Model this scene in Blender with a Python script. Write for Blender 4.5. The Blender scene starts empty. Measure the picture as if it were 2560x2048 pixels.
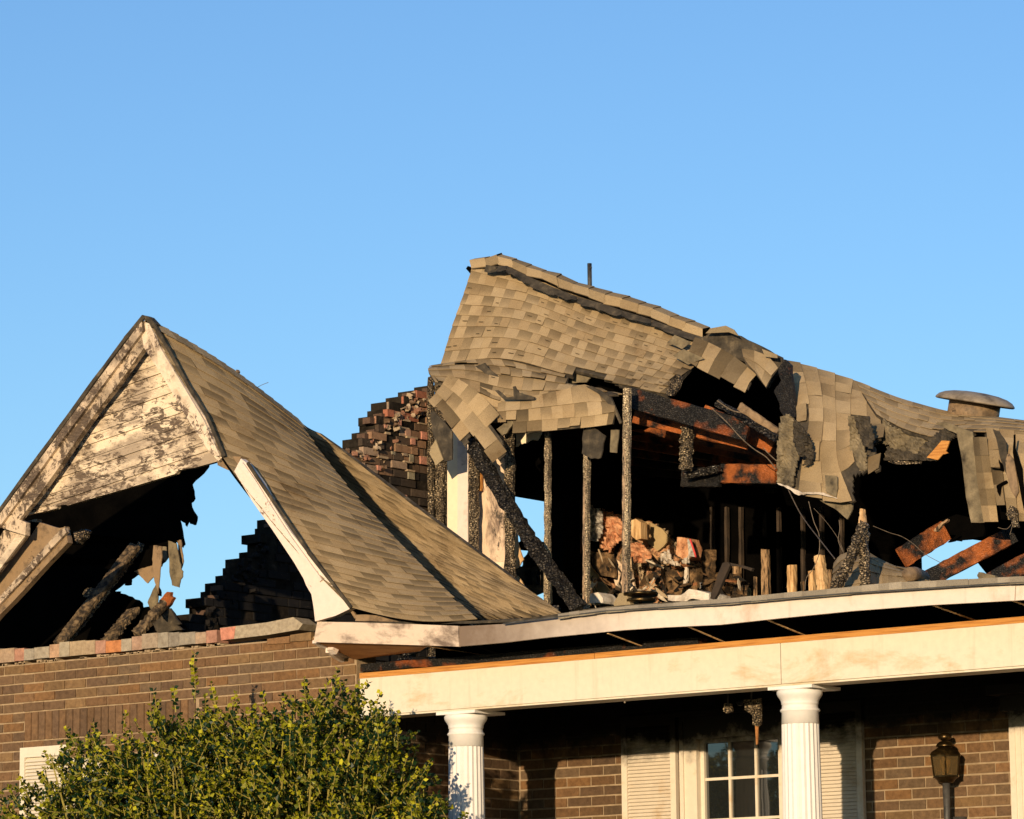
import bpy, math, random
import numpy as np
from mathutils import Vector, Matrix, geometry
random.seed(7)
RND = random.Random(11)
rad = math.radians
scn = bpy.context.scene
COL = scn.collection

# ------------------------------------------------------------------ camera
PXW = 2156.0                                   # pixel grid used for reading the photograph
F = 9328.0 * PXW / 2560.0
TH, TI, RO, Z0 = rad(37.63), rad(9.365), rad(0.631), 23.585
CX, CY = 1078.0, 862.4
CAM = np.array([Z0*math.sin(TH), -Z0*math.cos(TH), 1.6])
fw = np.array([-math.sin(TH)*math.cos(TI), math.cos(TH)*math.cos(TI), math.sin(TI)])
_r0 = np.array([math.cos(TH), math.sin(TH), 0.0]); _u0 = np.cross(_r0, fw)
rt = math.cos(RO)*_r0 - math.sin(RO)*_u0
up = math.sin(RO)*_r0 + math.cos(RO)*_u0
cd = bpy.data.cameras.new('camera'); cam = bpy.data.objects.new('camera', cd); COL.objects.link(cam)
cd.sensor_width = 36; cd.sensor_fit = 'HORIZONTAL'; cd.lens = F*36/PXW
cd.clip_start = 0.1; cd.clip_end = 5000
M = Matrix(((rt[0], up[0], -fw[0], CAM[0]), (rt[1], up[1], -fw[1], CAM[1]), (rt[2], up[2], -fw[2], CAM[2]), (0, 0, 0, 1)))
cam.matrix_world = M
scn.camera = cam

# ------------------------------------------------------------------ world, sun, exposure
SUN_EL = math.atan(0.125*math.cos(math.atan(0.3875)))      # about 6.6 degrees
sdir = Vector((-0.3875, 1.0, -0.125)).normalized()           # direction the light travels
w = bpy.data.worlds.new('World'); scn.world = w; w.use_nodes = True
nt = w.node_tree; nt.nodes.clear()
out = nt.nodes.new('ShaderNodeOutputWorld'); bg = nt.nodes.new('ShaderNodeBackground')
sky = nt.nodes.new('ShaderNodeTexSky'); sky.sky_type = 'NISHITA'; sky.sun_disc = False
sky.sun_elevation = SUN_EL
sky.sun_rotation = math.atan2(-sdir.x, -sdir.y)
sky.air_density = 1.0; sky.dust_density = 0.3; sky.ozone_density = 2.0; sky.altitude = 100
tint = nt.nodes.new('ShaderNodeMixRGB'); tint.blend_type = 'MULTIPLY'; tint.inputs[0].default_value = 1
tint.inputs[2].default_value = (0.76, 0.985, 1.31, 1)
bg.inputs[1].default_value = 0.15
nt.links.new(sky.outputs[0], tint.inputs[1]); nt.links.new(tint.outputs[0], bg.inputs[0]); nt.links.new(bg.outputs[0], out.inputs[0])
sl = bpy.data.lights.new('sun', 'SUN'); sl.energy = 4.8; sl.angle = rad(0.5); sl.color = (1.0, 0.76, 0.48)
so = bpy.data.objects.new('sun', sl); COL.objects.link(so); so.rotation_euler = sdir.to_track_quat('-Z', 'Y').to_euler()
so.location = (5, -20, 12)
vs = scn.view_settings; vs.view_transform = 'Standard'; vs.look = 'None'; vs.gamma = 1; vs.use_curve_mapping = False
vs.exposure = 0.22
scn.cycles.max_bounces = 6; scn.cycles.diffuse_bounces = 3

# ------------------------------------------------------------------ pixel <-> place helpers
def ray(px, py): return fw + rt*(px-CX)/F - up*(py-CY)/F
def Y(px, py, y):
    d = ray(px, py); return CAM + d*((y-CAM[1])/d[1])
def XP(px, py, x):
    d = ray(px, py); return CAM + d*((x-CAM[0])/d[0])
def PL(px, py, p, n):
    d = ray(px, py); return CAM + d*(np.dot(np.array(p)-CAM, n)/np.dot(d, n))
def proj(P):
    v = np.asarray(P, float)-CAM; z = v @ fw
    return CX+F*(v @ rt)/z, CY-F*(v @ up)/z
K = PXW/2560.0
def zz(x0, y0, s):
    return lambda x, y: ((x0+x*s)*K, (y0+y*s)*K)
z1 = zz(0, 750, .37106); z2 = zz(0, 1300, .37106); z3 = zz(400, 1000, .37106); z4 = zz(1000, 600, .37106)
z5 = zz(1760, 750, .37106); z6 = zz(1000, 1050, .37106); z7 = zz(1760, 1100, .37106); z8 = zz(1500, 1450, .49165)
z9 = zz(760, 1500, .41744); z11 = zz(1450, 1200, .37106); z12 = zz(0, 1250, .23191); zl = zz(2160, 1748, .18553)
def YZ(z, x, y, d): return Y(*z(x, y), d)

# ------------------------------------------------------------------ materials
MATS = {}
def newmat(name):
    m = bpy.data.materials.new(name); m.use_nodes = True; MATS[name] = m
    n = m.node_tree; n.nodes.clear()
    o = n.nodes.new('ShaderNodeOutputMaterial'); b = n.nodes.new('ShaderNodeBsdfPrincipled')
    n.links.new(b.outputs[0], o.inputs[0])
    return m, n, b
def nnoise(n, scale, detail=6, rough=.6, vec=None, stretch=None, dist=0):
    t = n.nodes.new('ShaderNodeTexCoord'); x = n.nodes.new('ShaderNodeTexNoise')
    x.inputs['Scale'].default_value = scale; x.inputs['Detail'].default_value = detail
    x.inputs['Roughness'].default_value = rough; x.inputs['Distortion'].default_value = dist
    if stretch:
        mp = n.nodes.new('ShaderNodeMapping'); mp.inputs['Scale'].default_value = stretch
        if len(stretch) == 3: n.links.new(t.outputs['Object'], mp.inputs[0]); n.links.new(mp.outputs[0], x.inputs['Vector'])
    else: n.links.new(t.outputs['Object'], x.inputs['Vector'])
    return x.outputs['Fac']
def ramp(n, fac, stops, interp='LINEAR'):
    r = n.nodes.new('ShaderNodeValToRGB'); r.color_ramp.interpolation = interp
    e = r.color_ramp.elements
    while len(e) < len(stops): e.new(0.5)
    for i, (p, c) in enumerate(stops):
        e[i].position = p; e[i].color = (*c, 1) if len(c) == 3 else c
    n.links.new(fac, r.inputs[0]); return r.outputs[0]
def mixc(n, fac, a, b, mode='MIX'):
    m = n.nodes.new('ShaderNodeMixRGB'); m.blend_type = mode
    for i, v in ((0, fac), (1, a), (2, b)):
        if isinstance(v, (int, float)): m.inputs[i].default_value = v
        elif isinstance(v, tuple): m.inputs[i].default_value = (*v, 1)
        else: n.links.new(v, m.inputs[i])
    return m.outputs[0]
def bump(n, b, h, dist=.005, strength=1, prev=None):
    u = n.nodes.new('ShaderNodeBump'); u.inputs['Strength'].default_value = strength; u.inputs['Distance'].default_value = dist
    n.links.new(h, u.inputs['Height'])
    if prev: n.links.new(prev, u.inputs['Normal'])
    n.links.new(u.outputs[0], b.inputs['Normal']); return u.outputs[0]
def attr(n):
    a = n.nodes.new('ShaderNodeAttribute'); a.attribute_name = 'col'; return a.outputs['Color']
def soot_shaded(n, c, z0=3.36, z1=3.5, soot=(.012, .010, .008)):  # ceiling soot, with the beam's shade painted into the same dark band
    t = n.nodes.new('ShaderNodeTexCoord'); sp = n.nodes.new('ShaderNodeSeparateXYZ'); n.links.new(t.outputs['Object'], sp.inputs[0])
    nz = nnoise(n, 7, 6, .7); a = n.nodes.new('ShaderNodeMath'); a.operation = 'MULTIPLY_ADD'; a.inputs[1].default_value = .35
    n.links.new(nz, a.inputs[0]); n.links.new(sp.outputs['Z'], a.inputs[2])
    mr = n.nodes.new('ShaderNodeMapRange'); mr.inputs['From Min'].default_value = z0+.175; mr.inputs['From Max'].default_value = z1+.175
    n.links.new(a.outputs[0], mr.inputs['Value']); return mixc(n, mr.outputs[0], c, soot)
def simple(name, stops, scale, rough=.8, bd=.004, bs=None, stretch=None, detail=6, use_attr=False, spec=.3, metallic=0, dist=0):
    m, n, b = newmat(name)
    f = nnoise(n, scale, detail, .6, stretch=stretch, dist=dist)
    c = ramp(n, f, stops)
    if use_attr: c = mixc(n, 1.0, c, attr(n), 'MULTIPLY')
    n.links.new(c, b.inputs['Base Color'])
    b.inputs['Roughness'].default_value = rough; b.inputs['Specular IOR Level'].default_value = spec
    b.inputs['Metallic'].default_value = metallic
    if bd:
        g = nnoise(n, bs or scale*3, 8, .65, stretch=stretch); bump(n, b, g, bd)
    return m
def char_mat(name, dark, light, scale=34, sheen=.35, bd=.012, wood=None, wthr=.62, lt=.46):
    m, n, b = newmat(name)
    t = n.nodes.new('ShaderNodeTexCoord'); v = n.nodes.new('ShaderNodeTexVoronoi'); v.feature = 'DISTANCE_TO_EDGE'
    v.inputs['Scale'].default_value = scale
    mp = n.nodes.new('ShaderNodeMapping'); mp.inputs['Scale'].default_value = (.72, .72, 1.45)
    nz = n.nodes.new('ShaderNodeTexNoise'); nz.inputs['Scale'].default_value = 20
    mx = n.nodes.new('ShaderNodeVectorMath'); mx.operation = 'ADD'
    sc = n.nodes.new('ShaderNodeVectorMath'); sc.operation = 'SCALE'; sc.inputs['Scale'].default_value = .03
    n.links.new(t.outputs['Object'], mp.inputs[0]); n.links.new(t.outputs['Object'], nz.inputs['Vector'])
    n.links.new(nz.outputs['Color'], sc.inputs[0]); n.links.new(mp.outputs[0], mx.inputs[0]); n.links.new(sc.outputs[0], mx.inputs[1])
    n.links.new(mx.outputs[0], v.inputs['Vector'])
    f = nnoise(n, scale*1.3, 6, .75)
    c = ramp(n, f, [(lt, dark), (lt+.14, light), (0.8, tuple(min(1, q*1.8) for q in light))])
    e = ramp(n, v.outputs['Distance'], [(0.0, (0, 0, 0)), (0.12, (1, 1, 1))])
    c = mixc(n, 1.0, c, e, 'MULTIPLY')
    c = mixc(n, 1.0, c, ramp(n, nnoise(n, 6, 5, .7, stretch=(1, 1, .5)), [(.35, (.22, .2, .18)), (.5, (.8, .75, .7)), (.68, (1.35, 1.3, 1.2))]), 'MULTIPLY')
    if wood:
        g = nnoise(n, 3.2, 4, .6)
        wf = ramp(n, g, [(wthr-.05, (0, 0, 0)), (wthr+.05, (1, 1, 1))])
        wc = ramp(n, nnoise(n, 9, 6, .7), [(0.3, tuple(q*.5 for q in wood)), (0.7, wood)])
        c = mixc(n, wf, c, wc)
    n.links.new(c, b.inputs['Base Color'])
    b.inputs['Roughness'].default_value = sheen; b.inputs['Specular IOR Level'].default_value = .4
    h = ramp(n, v.outputs['Distance'], [(0.0, (0, 0, 0)), (0.25, (1, 1, 1))])
    bump(n, b, h, bd)
    return m

# brick: per-brick tone in 'col'
def brick_mat(name, k=1.0, soot_shade=None):
    m, n, b = newmat(name)
    f = nnoise(n, 30, 8, .7); c = ramp(n, f, [(0.3, (.62*k, .58*k, .55*k)), (0.55, (1*k, 1*k, 1*k)), (0.75, (1.35*k, 1.25*k, 1.1*k))])
    c = mixc(n, 1.0, c, attr(n), 'MULTIPLY')
    g = nnoise(n, 170, 2, .5); sp = ramp(n, g, [(0.74, (0, 0, 0)), (0.8, (1, 1, 1))])
    c = mixc(n, sp, c, (.42*k, .33*k, .25*k))
    if soot_shade: c = soot_shaded(n, c, *soot_shade)
    n.links.new(c, b.inputs['Base Color']); b.inputs['Roughness'].default_value = .85; b.inputs['Specular IOR Level'].default_value = .2
    bump(n, b, nnoise(n, 90, 8, .75), .004)
    return m
brick_mat('brick')
brick_mat('porch_brick', soot_shade=(3.36, 3.52))
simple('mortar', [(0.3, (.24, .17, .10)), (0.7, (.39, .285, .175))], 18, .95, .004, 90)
m_, n_, b_ = newmat('porch_mortar'); n_.links.new(soot_shaded(n_, ramp(n_, nnoise(n_, 18), [(0.3, (.22, .16, .095)), (0.7, (.36, .265, .165))]), 3.36, 3.5), b_.inputs['Base Color']); b_.inputs['Roughness'].default_value = .95
def shingle_mat(name):
    m, n, b = newmat(name)
    f = nnoise(n, 210, 4, .85); c = ramp(n, f, [(0.3, (.52, .50, .48)), (0.5, (1, 1, 1)), (0.72, (1.36, 1.36, 1.32))])
    g = nnoise(n, 2.6, 8, .72); c2 = ramp(n, g, [(0.30, (.62, .56, .50)), (0.42, (.88, .86, .83)), (0.6, (1.03, 1.02, 1.0))])
    c = mixc(n, 1.0, c, c2, 'MULTIPLY'); c = mixc(n, 1.0, c, attr(n), 'MULTIPLY')
    n.links.new(c, b.inputs['Base Color']); b.inputs['Roughness'].default_value = .92; b.inputs['Specular IOR Level'].default_value = .15
    bump(n, b, nnoise(n, 330, 3, .7), .003, .8)
    return m
shingle_mat('shingle')
simple('felt', [(0.3, (.018, .015, .011)), (0.55, (.058, .046, .031)), (0.75, (.15, .115, .07))], 13, .8, .008, 50, detail=10)
simple('grey_felt', [(0.28, (.03, .024, .016)), (0.42, (.12, .095, .058)), (0.6, (.20, .158, .095)), (.75, (.29, .225, .135))], 11, .9, .006, 70, detail=10)
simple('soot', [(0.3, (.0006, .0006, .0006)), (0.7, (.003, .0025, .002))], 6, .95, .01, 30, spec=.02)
simple('sooty_mortar', [(0.3, (.006, .005, .004)), (0.6, (.03, .024, .018)), (0.8, (.09, .07, .05))], 9, .95, .01, 30, spec=.02)
char_mat('char', (.006, .0055, .005), (.12, .105, .085), 44, .42, .012)
char_mat('char_fine', (.008, .006, .005), (.52, .42, .28), 50, .5, .012, lt=.43)
char_mat('char_pale', (.03, .022, .015), (.75, .60, .40), 58, .6, .010, lt=.36)
char_mat('char_wood', (.008, .007, .006), (.035, .028, .022), 70, .6, .004, wood=(.30, .075, .016), wthr=.60)
char_mat('char_wood_half', (.008, .007, .006), (.04, .032, .025), 70, .65, .004, wood=(.42, .115, .022), wthr=.49)
simple('stud_wood', [(0.34, (.012, .010, .008)), (0.43, (.06, .04, .022)), (0.50, (.26, .16, .085)), (0.7, (.50, .33, .18))], 9, .8, .006, 60, stretch=(5, 5, 1.0), detail=10)
simple('burnt_beam', [(0.34, (.010, .008, .006)), (0.47, (.06, .042, .024)), (0.56, (.15, .10, .052)), (0.75, (.26, .19, .11))], 26, .75, .012, 60, detail=10)
def half_char():
    m, n, b = newmat('half_charred')
    f = nnoise(n, 60, 6, .75); c1 = ramp(n, f, [(.42, (.012, .010, .008)), (.58, (.16, .12, .08)), (.75, (.5, .4, .27))])
    c2 = ramp(n, nnoise(n, 12, 6, .7, stretch=(4, 4, .6)), [(.3, (.30, .19, .11)), (.7, (.58, .40, .24))])
    g = nnoise(n, 5, 7, .8, stretch=(7, 7, 1.6)); k = ramp(n, g, [(.44, (0, 0, 0)), (.56, (1, 1, 1))])
    n.links.new(mixc(n, k, c1, c2), b.inputs['Base Color']); b.inputs['Roughness'].default_value = .75; bump(n, b, f, .008)
half_char()
simple('fresh_wood', [(0.3, (.28, .10, .02)), (0.5, (.50, .22, .05)), (0.8, (.62, .32, .09))], 5, .7, .002, 40, stretch=(.8, 4, 22))
simple('pale_wood', [(0.32, (.20, .10, .04)), (0.45, (.48, .29, .13)), (0.7, (.72, .50, .27))], 9, .75, .003, 50, stretch=(4, 4, .7))
simple('plywood', [(0.3, (.22, .085, .025)), (0.7, (.42, .19, .06))], 4, .8, .003, 40, stretch=(1, 6, 6))
simple('dark_plywood', [(0.3, (.02, .015, .012)), (0.7, (.06, .04, .025))], 6, .85, .004, 40)
def painted(name, base, soot, thr, scale, stretch=None, wood=None, bd=.002, rough=.55, soot_shade=None, xs=None, drip=None):
    m, n, b = newmat(name)
    f = nnoise(n, scale, 9, .68, stretch=stretch, dist=.3)
    fine = nnoise(n, 22, 6, .6)
    c = ramp(n, fine, [(0.35, tuple(q*.93 for q in base)), (0.65, base)])
    wf = ramp(n, f, [(thr, (0, 0, 0)), (thr+.14, (1, 1, 1))])
    c = mixc(n, wf, c, soot)
    if wood:
        g = nnoise(n, scale*4.5, 8, .78, stretch=stretch, dist=.6); lf = nnoise(n, scale*.9, 4, .6)
        ma = n.nodes.new('ShaderNodeMath'); ma.operation = 'MULTIPLY_ADD'; ma.inputs[1].default_value = .55; n.links.new(lf, ma.inputs[0])
        mb_ = n.nodes.new('ShaderNodeMath'); mb_.operation = 'SUBTRACT'; n.links.new(g, ma.inputs[2]); n.links.new(ma.outputs[0], mb_.inputs[0]); mb_.inputs[1].default_value = .265; g = mb_.outputs[0]
        gf = ramp(n, g, [(wood[1], (0, 0, 0)), (wood[1]+.05, (1, 1, 1))])
        wc = ramp(n, nnoise(n, 40, 6, .7, stretch=(.6, 1, 3)), [(0.35, tuple(q*.35 for q in wood[0])), (0.65, wood[0])])
        c = mixc(n, gf, c, wc); bump(n, b, g, -.006)
    else: bump(n, b, nnoise(n, 14, 5, .6), bd)
    if drip:
        dm = ramp(n, nnoise(n, 4.5, 5, .6, stretch=(3.2, 1, .28)), [(.56, (0, 0, 0)), (.74, (drip,)*3)])
        c = mixc(n, dm, c, tuple(q*.6 for q in soot))
    if soot_shade: c = soot_shaded(n, c, *soot_shade)
    if xs:
        t = n.nodes.new('ShaderNodeTexCoord'); sp = n.nodes.new('ShaderNodeSeparateXYZ'); n.links.new(t.outputs['Object'], sp.inputs[0])
        nz = nnoise(n, 3.5, 7, .7); a = n.nodes.new('ShaderNodeMath'); a.operation = 'MULTIPLY_ADD'; a.inputs[1].default_value = 1.1; n.links.new(nz, a.inputs[0]); n.links.new(sp.outputs['X'], a.inputs[2])
        mr = n.nodes.new('ShaderNodeMapRange'); mr.inputs['From Min'].default_value = xs[1]+.55; mr.inputs['From Max'].default_value = xs[0]+.55
        n.links.new(a.outputs[0], mr.inputs['Value']); c = mixc(n, mr.outputs[0], c, xs[2])
    n.links.new(c, b.inputs['Base Color']); b.inputs['Roughness'].default_value = rough; b.inputs['Specular IOR Level'].default_value = .3
    return m
painted('porch_trim', (.66, .58, .47), (.52, .38, .23), .54, 3, soot_shade=(3.33, 3.50))
painted('white_beam', (.67, .60, .475), (.50, .37, .21), .55, 2.2, stretch=(.7, 1, 1.4), drip=.25)
painted('white_paint', (.74, .70, .65), (.62, .55, .45), .66, 3)
painted('fascia_paint', (.68, .585, .50), (.45, .33, .23), .56, 1.6, stretch=(1.0, 1, .6), drip=.35, xs=(-.1, 1.3, (.17, .12, .085)))
painted('fascia_sooty', (.66, .52, .40), (.16, .115, .085), .47, 2.6, stretch=(1, 1, 2.0), wood=((.30, .16, .09), .66))
painted('weathered_siding', (.78, .63, .45), (.36, .28, .20), .44, 3, stretch=(.8, 1, 2.0), wood=((.17, .12, .08), .515))
painted('weathered_rake', (.60, .46, .32), (.30, .23, .16), .46, 3, stretch=(1, 1, 1), wood=((.15, .105, .07), .49))
painted('worn_rake', (.74, .60, .45), (.38, .29, .20), .50, 3.4, wood=((.20, .14, .10), .545))
painted('pale_rake', (.74, .62, .53), (.40, .30, .24), .60, 3, wood=((.30, .19, .13), .64))
painted('brown_board', (.27, .18, .10), (.11, .075, .045), .48, 4, wood=((.10, .07, .045), .6))
painted('drywall', (.80, .68, .48), (.50, .34, .22), .56, 2.6, stretch=(2.5, 1, .5))
painted('drywall_sooty', (.70, .52, .36), (.20, .14, .10), .48, 3, stretch=(2, 1, .8), wood=((.10, .075, .055), .58))
simple('tan_panel', [(0.3, (.30, .21, .10)), (0.7, (.44, .33, .17))], 6, .85, .003, 40)
simple('white_debris', [(0.3, (.25, .2, .15)), (0.5, (.60, .52, .43)), (0.7, (.75, .68, .58))], 7, .8, .01, 30)
simple('insulation', [(0.32, (.12, .05, .025)), (0.45, (.52, .24, .12)), (0.6, (.70, .38, .21)), (0.75, (.78, .52, .33))], 11, .95, .02, 40)
simple('foil_paper', [(0.35, (.22, .19, .16)), (0.55, (.5, .46, .40)), (0.7, (.75, .70, .60))], 30, .4, .02, 60)
simple('debris_brown', [(0.35, (.012, .009, .006)), (0.48, (.07, .042, .02)), (0.62, (.22, .13, .06)), (0.75, (.36, .24, .13))], 13, .9, .02, 50)
simple('galvanised', [(0.3, (.10, .08, .06)), (0.45, (.22, .18, .135)), (0.7, (.32, .27, .21))], 8, .6, .002, 30)
simple('pipe_iron', [(0.3, (.03, .03, .03)), (0.7, (.08, .075, .07))], 20, .5, .002, 60)
simple('cable', [(0.3, (.06, .045, .03)), (0.7, (.20, .15, .10))], 20, .6, 0)
simple('red_strip', [(0.3, (.5, .03, .03)), (0.7, (.65, .06, .05))], 10, .6, 0)
simple('porch_boards', [(0.3, (.05, .04, .035)), (0.7, (.10, .08, .065))], 8, .9, .003, 60)
simple('concrete', [(0.3, (.28, .26, .22)), (0.7, (.4, .37, .32))], 8, .9, .003, 60)
simple('lawn', [(0.3, (.04, .06, .015)), (0.7, (.09, .10, .03))], 2, .95, .03, 60)
def shrub_leaf():
    m, n, b = newmat('leaf')
    c = mixc(n, 1.0, attr(n), ramp(n, nnoise(n, 60, 3, .6), [(0.3, (.8, .8, .8)), (0.7, (1.15, 1.15, 1.1))]), 'MULTIPLY')
    n.links.new(c, b.inputs['Base Color']); b.inputs['Roughness'].default_value = .42; b.inputs['Specular IOR Level'].default_value = .25
    tr = n.nodes.new('ShaderNodeBsdfTranslucent'); mx = n.nodes.new('ShaderNodeMixShader'); mx.inputs[0].default_value = .28
    n.links.new(mixc(n, 1.0, c, (1.3, 1.25, .5), 'MULTIPLY'), tr.inputs[0])
    o = [q for q in n.nodes if q.type == 'OUTPUT_MATERIAL'][0]
    n.links.new(b.outputs[0], mx.inputs[1]); n.links.new(tr.outputs[0], mx.inputs[2]); n.links.new(mx.outputs[0], o.inputs[0])
shrub_leaf()
simple('twig', [(0.3, (.16, .13, .03)), (0.7, (.34, .28, .06))], 20, .8, 0)
simple('bark', [(0.3, (.05, .035, .025)), (0.7, (.12, .09, .06))], 14, .9, .01, 50)
simple('old_brass', [(0.3, (.02, .013, .006)), (0.55, (.07, .045, .018)), (0.8, (.32, .2, .07))], 18, .32, .002, 40, metallic=.85)
def glass_mats():
    m, n, b = newmat('window_glass')
    b.inputs['Base Color'].default_value = (.012, .014, .014, 1); b.inputs['Roughness'].default_value = .03
    b.inputs['Specular IOR Level'].default_value = 1.0; b.inputs['IOR'].default_value = 1.7
    bump(n, b, nnoise(n, 3, 2, .5), .003, .3)
    m, n, b = newmat('amber_glass')
    b.inputs['Base Color'].default_value = (.25, .17, .075, 1); b.inputs['Roughness'].default_value = .12
    b.inputs['Transmission Weight'].default_value = .75; b.inputs['IOR'].default_value = 1.3
    m, n, b = newmat('bulb_glass')
    b.inputs['Base Color'].default_value = (.55, .36, .12, 1); b.inputs['Roughness'].default_value = .15; b.inputs['Specular IOR Level'].default_value = .9
glass_mats()

# ------------------------------------------------------------------ mesh builder
class MB:
    def __init__(s): s.v = []; s.f = []; s.c = []; s.m = []; s.s = []
    def add(s, vs, fs, col=(1, 1, 1), mi=0, cols=None, smooth=False):
        o = len(s.v); s.v.extend([tuple(map(float, p)) for p in vs])
        for f in fs:
            s.f.append([o+i for i in f]); s.m.append(mi); s.s.append(smooth)
            s.c.append([cols[i] for i in f] if cols else [col]*len(f))
    def box(s, p0, p1, col=(1, 1, 1), mi=0):
        x0, y0, z0 = p0; x1, y1, z1_ = p1
        vs = [(x0, y0, z0), (x1, y0, z0), (x1, y1, z0), (x0, y1, z0), (x0, y0, z1_), (x1, y0, z1_), (x1, y1, z1_), (x0, y1, z1_)]
        s.add(vs, [(0, 3, 2, 1), (4, 5, 6, 7), (0, 1, 5, 4), (1, 2, 6, 5), (2, 3, 7, 6), (3, 0, 4, 7)], col, mi)
    def prism(s, pts, ext, col=(1, 1, 1), mi=0):
        """closed 3-D outline pts extruded by the vector ext"""
        P = [np.array(p, float) for p in pts]; n = len(P); ext = np.array(ext, float)
        tri = geometry.tessellate_polygon([[Vector(p) for p in P]])
        Q = P+[p+ext for p in P]
        nrm = sum((np.cross(P[i], P[(i+1) % n]) for i in range(n)), np.zeros(3))
        fl = np.dot(nrm, ext) > 0
        fs = []
        for t in tri:
            a, b_, c_ = t
            tn = np.dot(np.cross(P[b_]-P[a], P[c_]-P[a]), ext)
            if tn > 0: a, c_ = c_, a
            fs.append((a, b_, c_)); fs.append((c_+n, b_+n, a+n))
        for i in range(n):
            j = (i+1) % n
            fs.append((i, j, j+n, i+n) if fl else (j, i, i+n, j+n))
        s.add(Q, fs, col, mi)
    def beam(s, p0, p1, w, h, seg=1, jit=0, upv=(0, 0, 1), col=(1, 1, 1), mi=0, taper=1.0, rnd=None, bend=None):
        """rough squared timber from p0 to p1: w across, h along upv"""
        r = rnd or RND
        p0 = np.array(p0, float); p1 = np.array(p1, float); d = p1-p0; L = np.linalg.norm(d); d /= L
        u = np.array(upv, float); sd = np.cross(d, u); sd /= np.linalg.norm(sd); u = np.cross(sd, d)
        vs = []
        for i in range(seg+1):
            t = i/seg; k = 1+(taper-1)*t
            c = p0+d*L*t + (np.array(bend)*math.sin(math.pi*t) if bend is not None else 0)
            for a, b_ in ((-1, -1), (0, -1.06), (1, -1), (1.06, 0), (1, 1), (0, 1.06), (-1, 1), (-1.06, 0)) if jit else ((-1, -1), (1, -1), (1, 1), (-1, 1)):
                vs.append(c+sd*a*w/2*k+u*b_*h/2*k+np.array([r.uniform(-jit, jit) for _ in range(3)]))
        m = 8 if jit else 4
        fs = [tuple(range(m-1, -1, -1)), tuple(seg*m+i for i in range(m))]
        for i in range(seg):
            for j in range(m):
                a = i*m+j; b_ = i*m+(j+1) % m; fs.append((a, b_, b_+m, a+m))
        s.add(vs, fs, col, mi)
    def tube(s, pts, r, n=6, col=(1, 1, 1), mi=0, r1=None):
        P = [np.array(p, float) for p in pts]; P = [p for i, p in enumerate(P) if i == 0 or np.linalg.norm(p-P[i-1]) > 1e-6]; vs = []
        for i, p in enumerate(P):
            d = P[min(i+1, len(P)-1)]-P[max(i-1, 0)]; d = d/np.linalg.norm(d)
            a = np.cross(d, (0, 0, 1) if abs(d[2]) < .9 else (1, 0, 0)); a /= np.linalg.norm(a); b_ = np.cross(d, a)
            rr = r if r1 is None else r+(r1-r)*i/(len(P)-1)
            for k in range(n):
                t = 2*math.pi*k/n; vs.append(p+(a*math.cos(t)+b_*math.sin(t))*rr)
        fs = [tuple(range(n)), tuple((len(P)-1)*n+n-1-k for k in range(n))]
        for i in range(len(P)-1):
            for k in range(n):
                a = i*n+k; b_ = i*n+(k+1) % n; fs.append((a, a+n, b_+n, b_))
        s.add(vs, fs, col, mi, smooth=n > 6)
    def lathe(s, c, prof, n=32, col=(1, 1, 1), mi=0, flute=None, axis=None, smooth=True):
        """prof: (radius, height) from bottom to top round the vertical through c"""
        c = np.array(c, float); vs = []
        A = axis if axis is not None else np.eye(3)
        for (r, h) in prof:
            for k in range(n):
                t = 2*math.pi*k/n; rr = r
                if flute: rr = r*(1-flute*(1 if k % 2 else 0))
                vs.append(c+A @ np.array([rr*math.cos(t), rr*math.sin(t), h]))
        fs = [tuple(range(n-1, -1, -1)), tuple((len(prof)-1)*n+k for k in range(n))]
        o = len(s.v)
        s.add(vs, fs, col, mi)
        for i in range(len(prof)-1):
            for k in range(n):
                a = i*n+k; b_ = i*n+(k+1) % n
                s.f.append([o+a, o+b_, o+b_+n, o+a+n]); s.m.append(mi); s.s.append(smooth); s.c.append([col]*4)
    def build(s, name, mats, parent=None, label=None, cat=None, group=None, kind=None, origin=None):
        if isinstance(mats, str): mats = [mats]
        if parent is not None: L = np.array(parent['_L'], float)
        else:
            a = np.array(s.v); L = np.array(origin if origin is not None else [(a[:, 0].min()+a[:, 0].max())/2, (a[:, 1].min()+a[:, 1].max())/2, a[:, 2].min()])
        me = bpy.data.meshes.new(name)
        me.from_pydata([(v[0]-L[0], v[1]-L[1], v[2]-L[2]) for v in s.v], [], s.f)
        for m in mats: me.materials.append(MATS[m])
        me.polygons.foreach_set('material_index', s.m); me.polygons.foreach_set('use_smooth', s.s)
        ca = me.color_attributes.new('col', 'FLOAT_COLOR', 'CORNER')
        flat = [x for f in s.c for c in f for x in (c[0], c[1], c[2], 1.0)]
        ca.data.foreach_set('color', flat)
        me.update()
        o = bpy.data.objects.new(name, me); COL.objects.link(o)
        if parent is not None: o.parent = parent; o['_L'] = [float(q) for q in L]
        else: o.location = L; o['_L'] = [float(q) for q in L]
        if label: o['label'] = label
        if cat: o['category'] = cat
        if group: o['group'] = group
        if kind: o['kind'] = kind
        return o
def thing(name, label, cat, loc, group=None):
    o = bpy.data.objects.new(name, None); COL.objects.link(o); o.location = loc; o['_L'] = [float(q) for q in loc]
    o.empty_display_size = .2
    o['label'] = label; o['category'] = cat
    if group: o['group'] = group
    return o

# ragged outline: subdivide each edge and jitter inside the plane
def ragged(pts, n=3, j=.01, rnd=RND):
    P = [np.array(p, float) for p in pts]; o = []
    for i, p in enumerate(P):
        q = P[(i+1) % len(P)]; o.append(p)
        for k in range(1, n):
            o.append(p+(q-p)*k/n+rt*rnd.uniform(-j, j)+up*rnd.uniform(-j, j))
    return o

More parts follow.
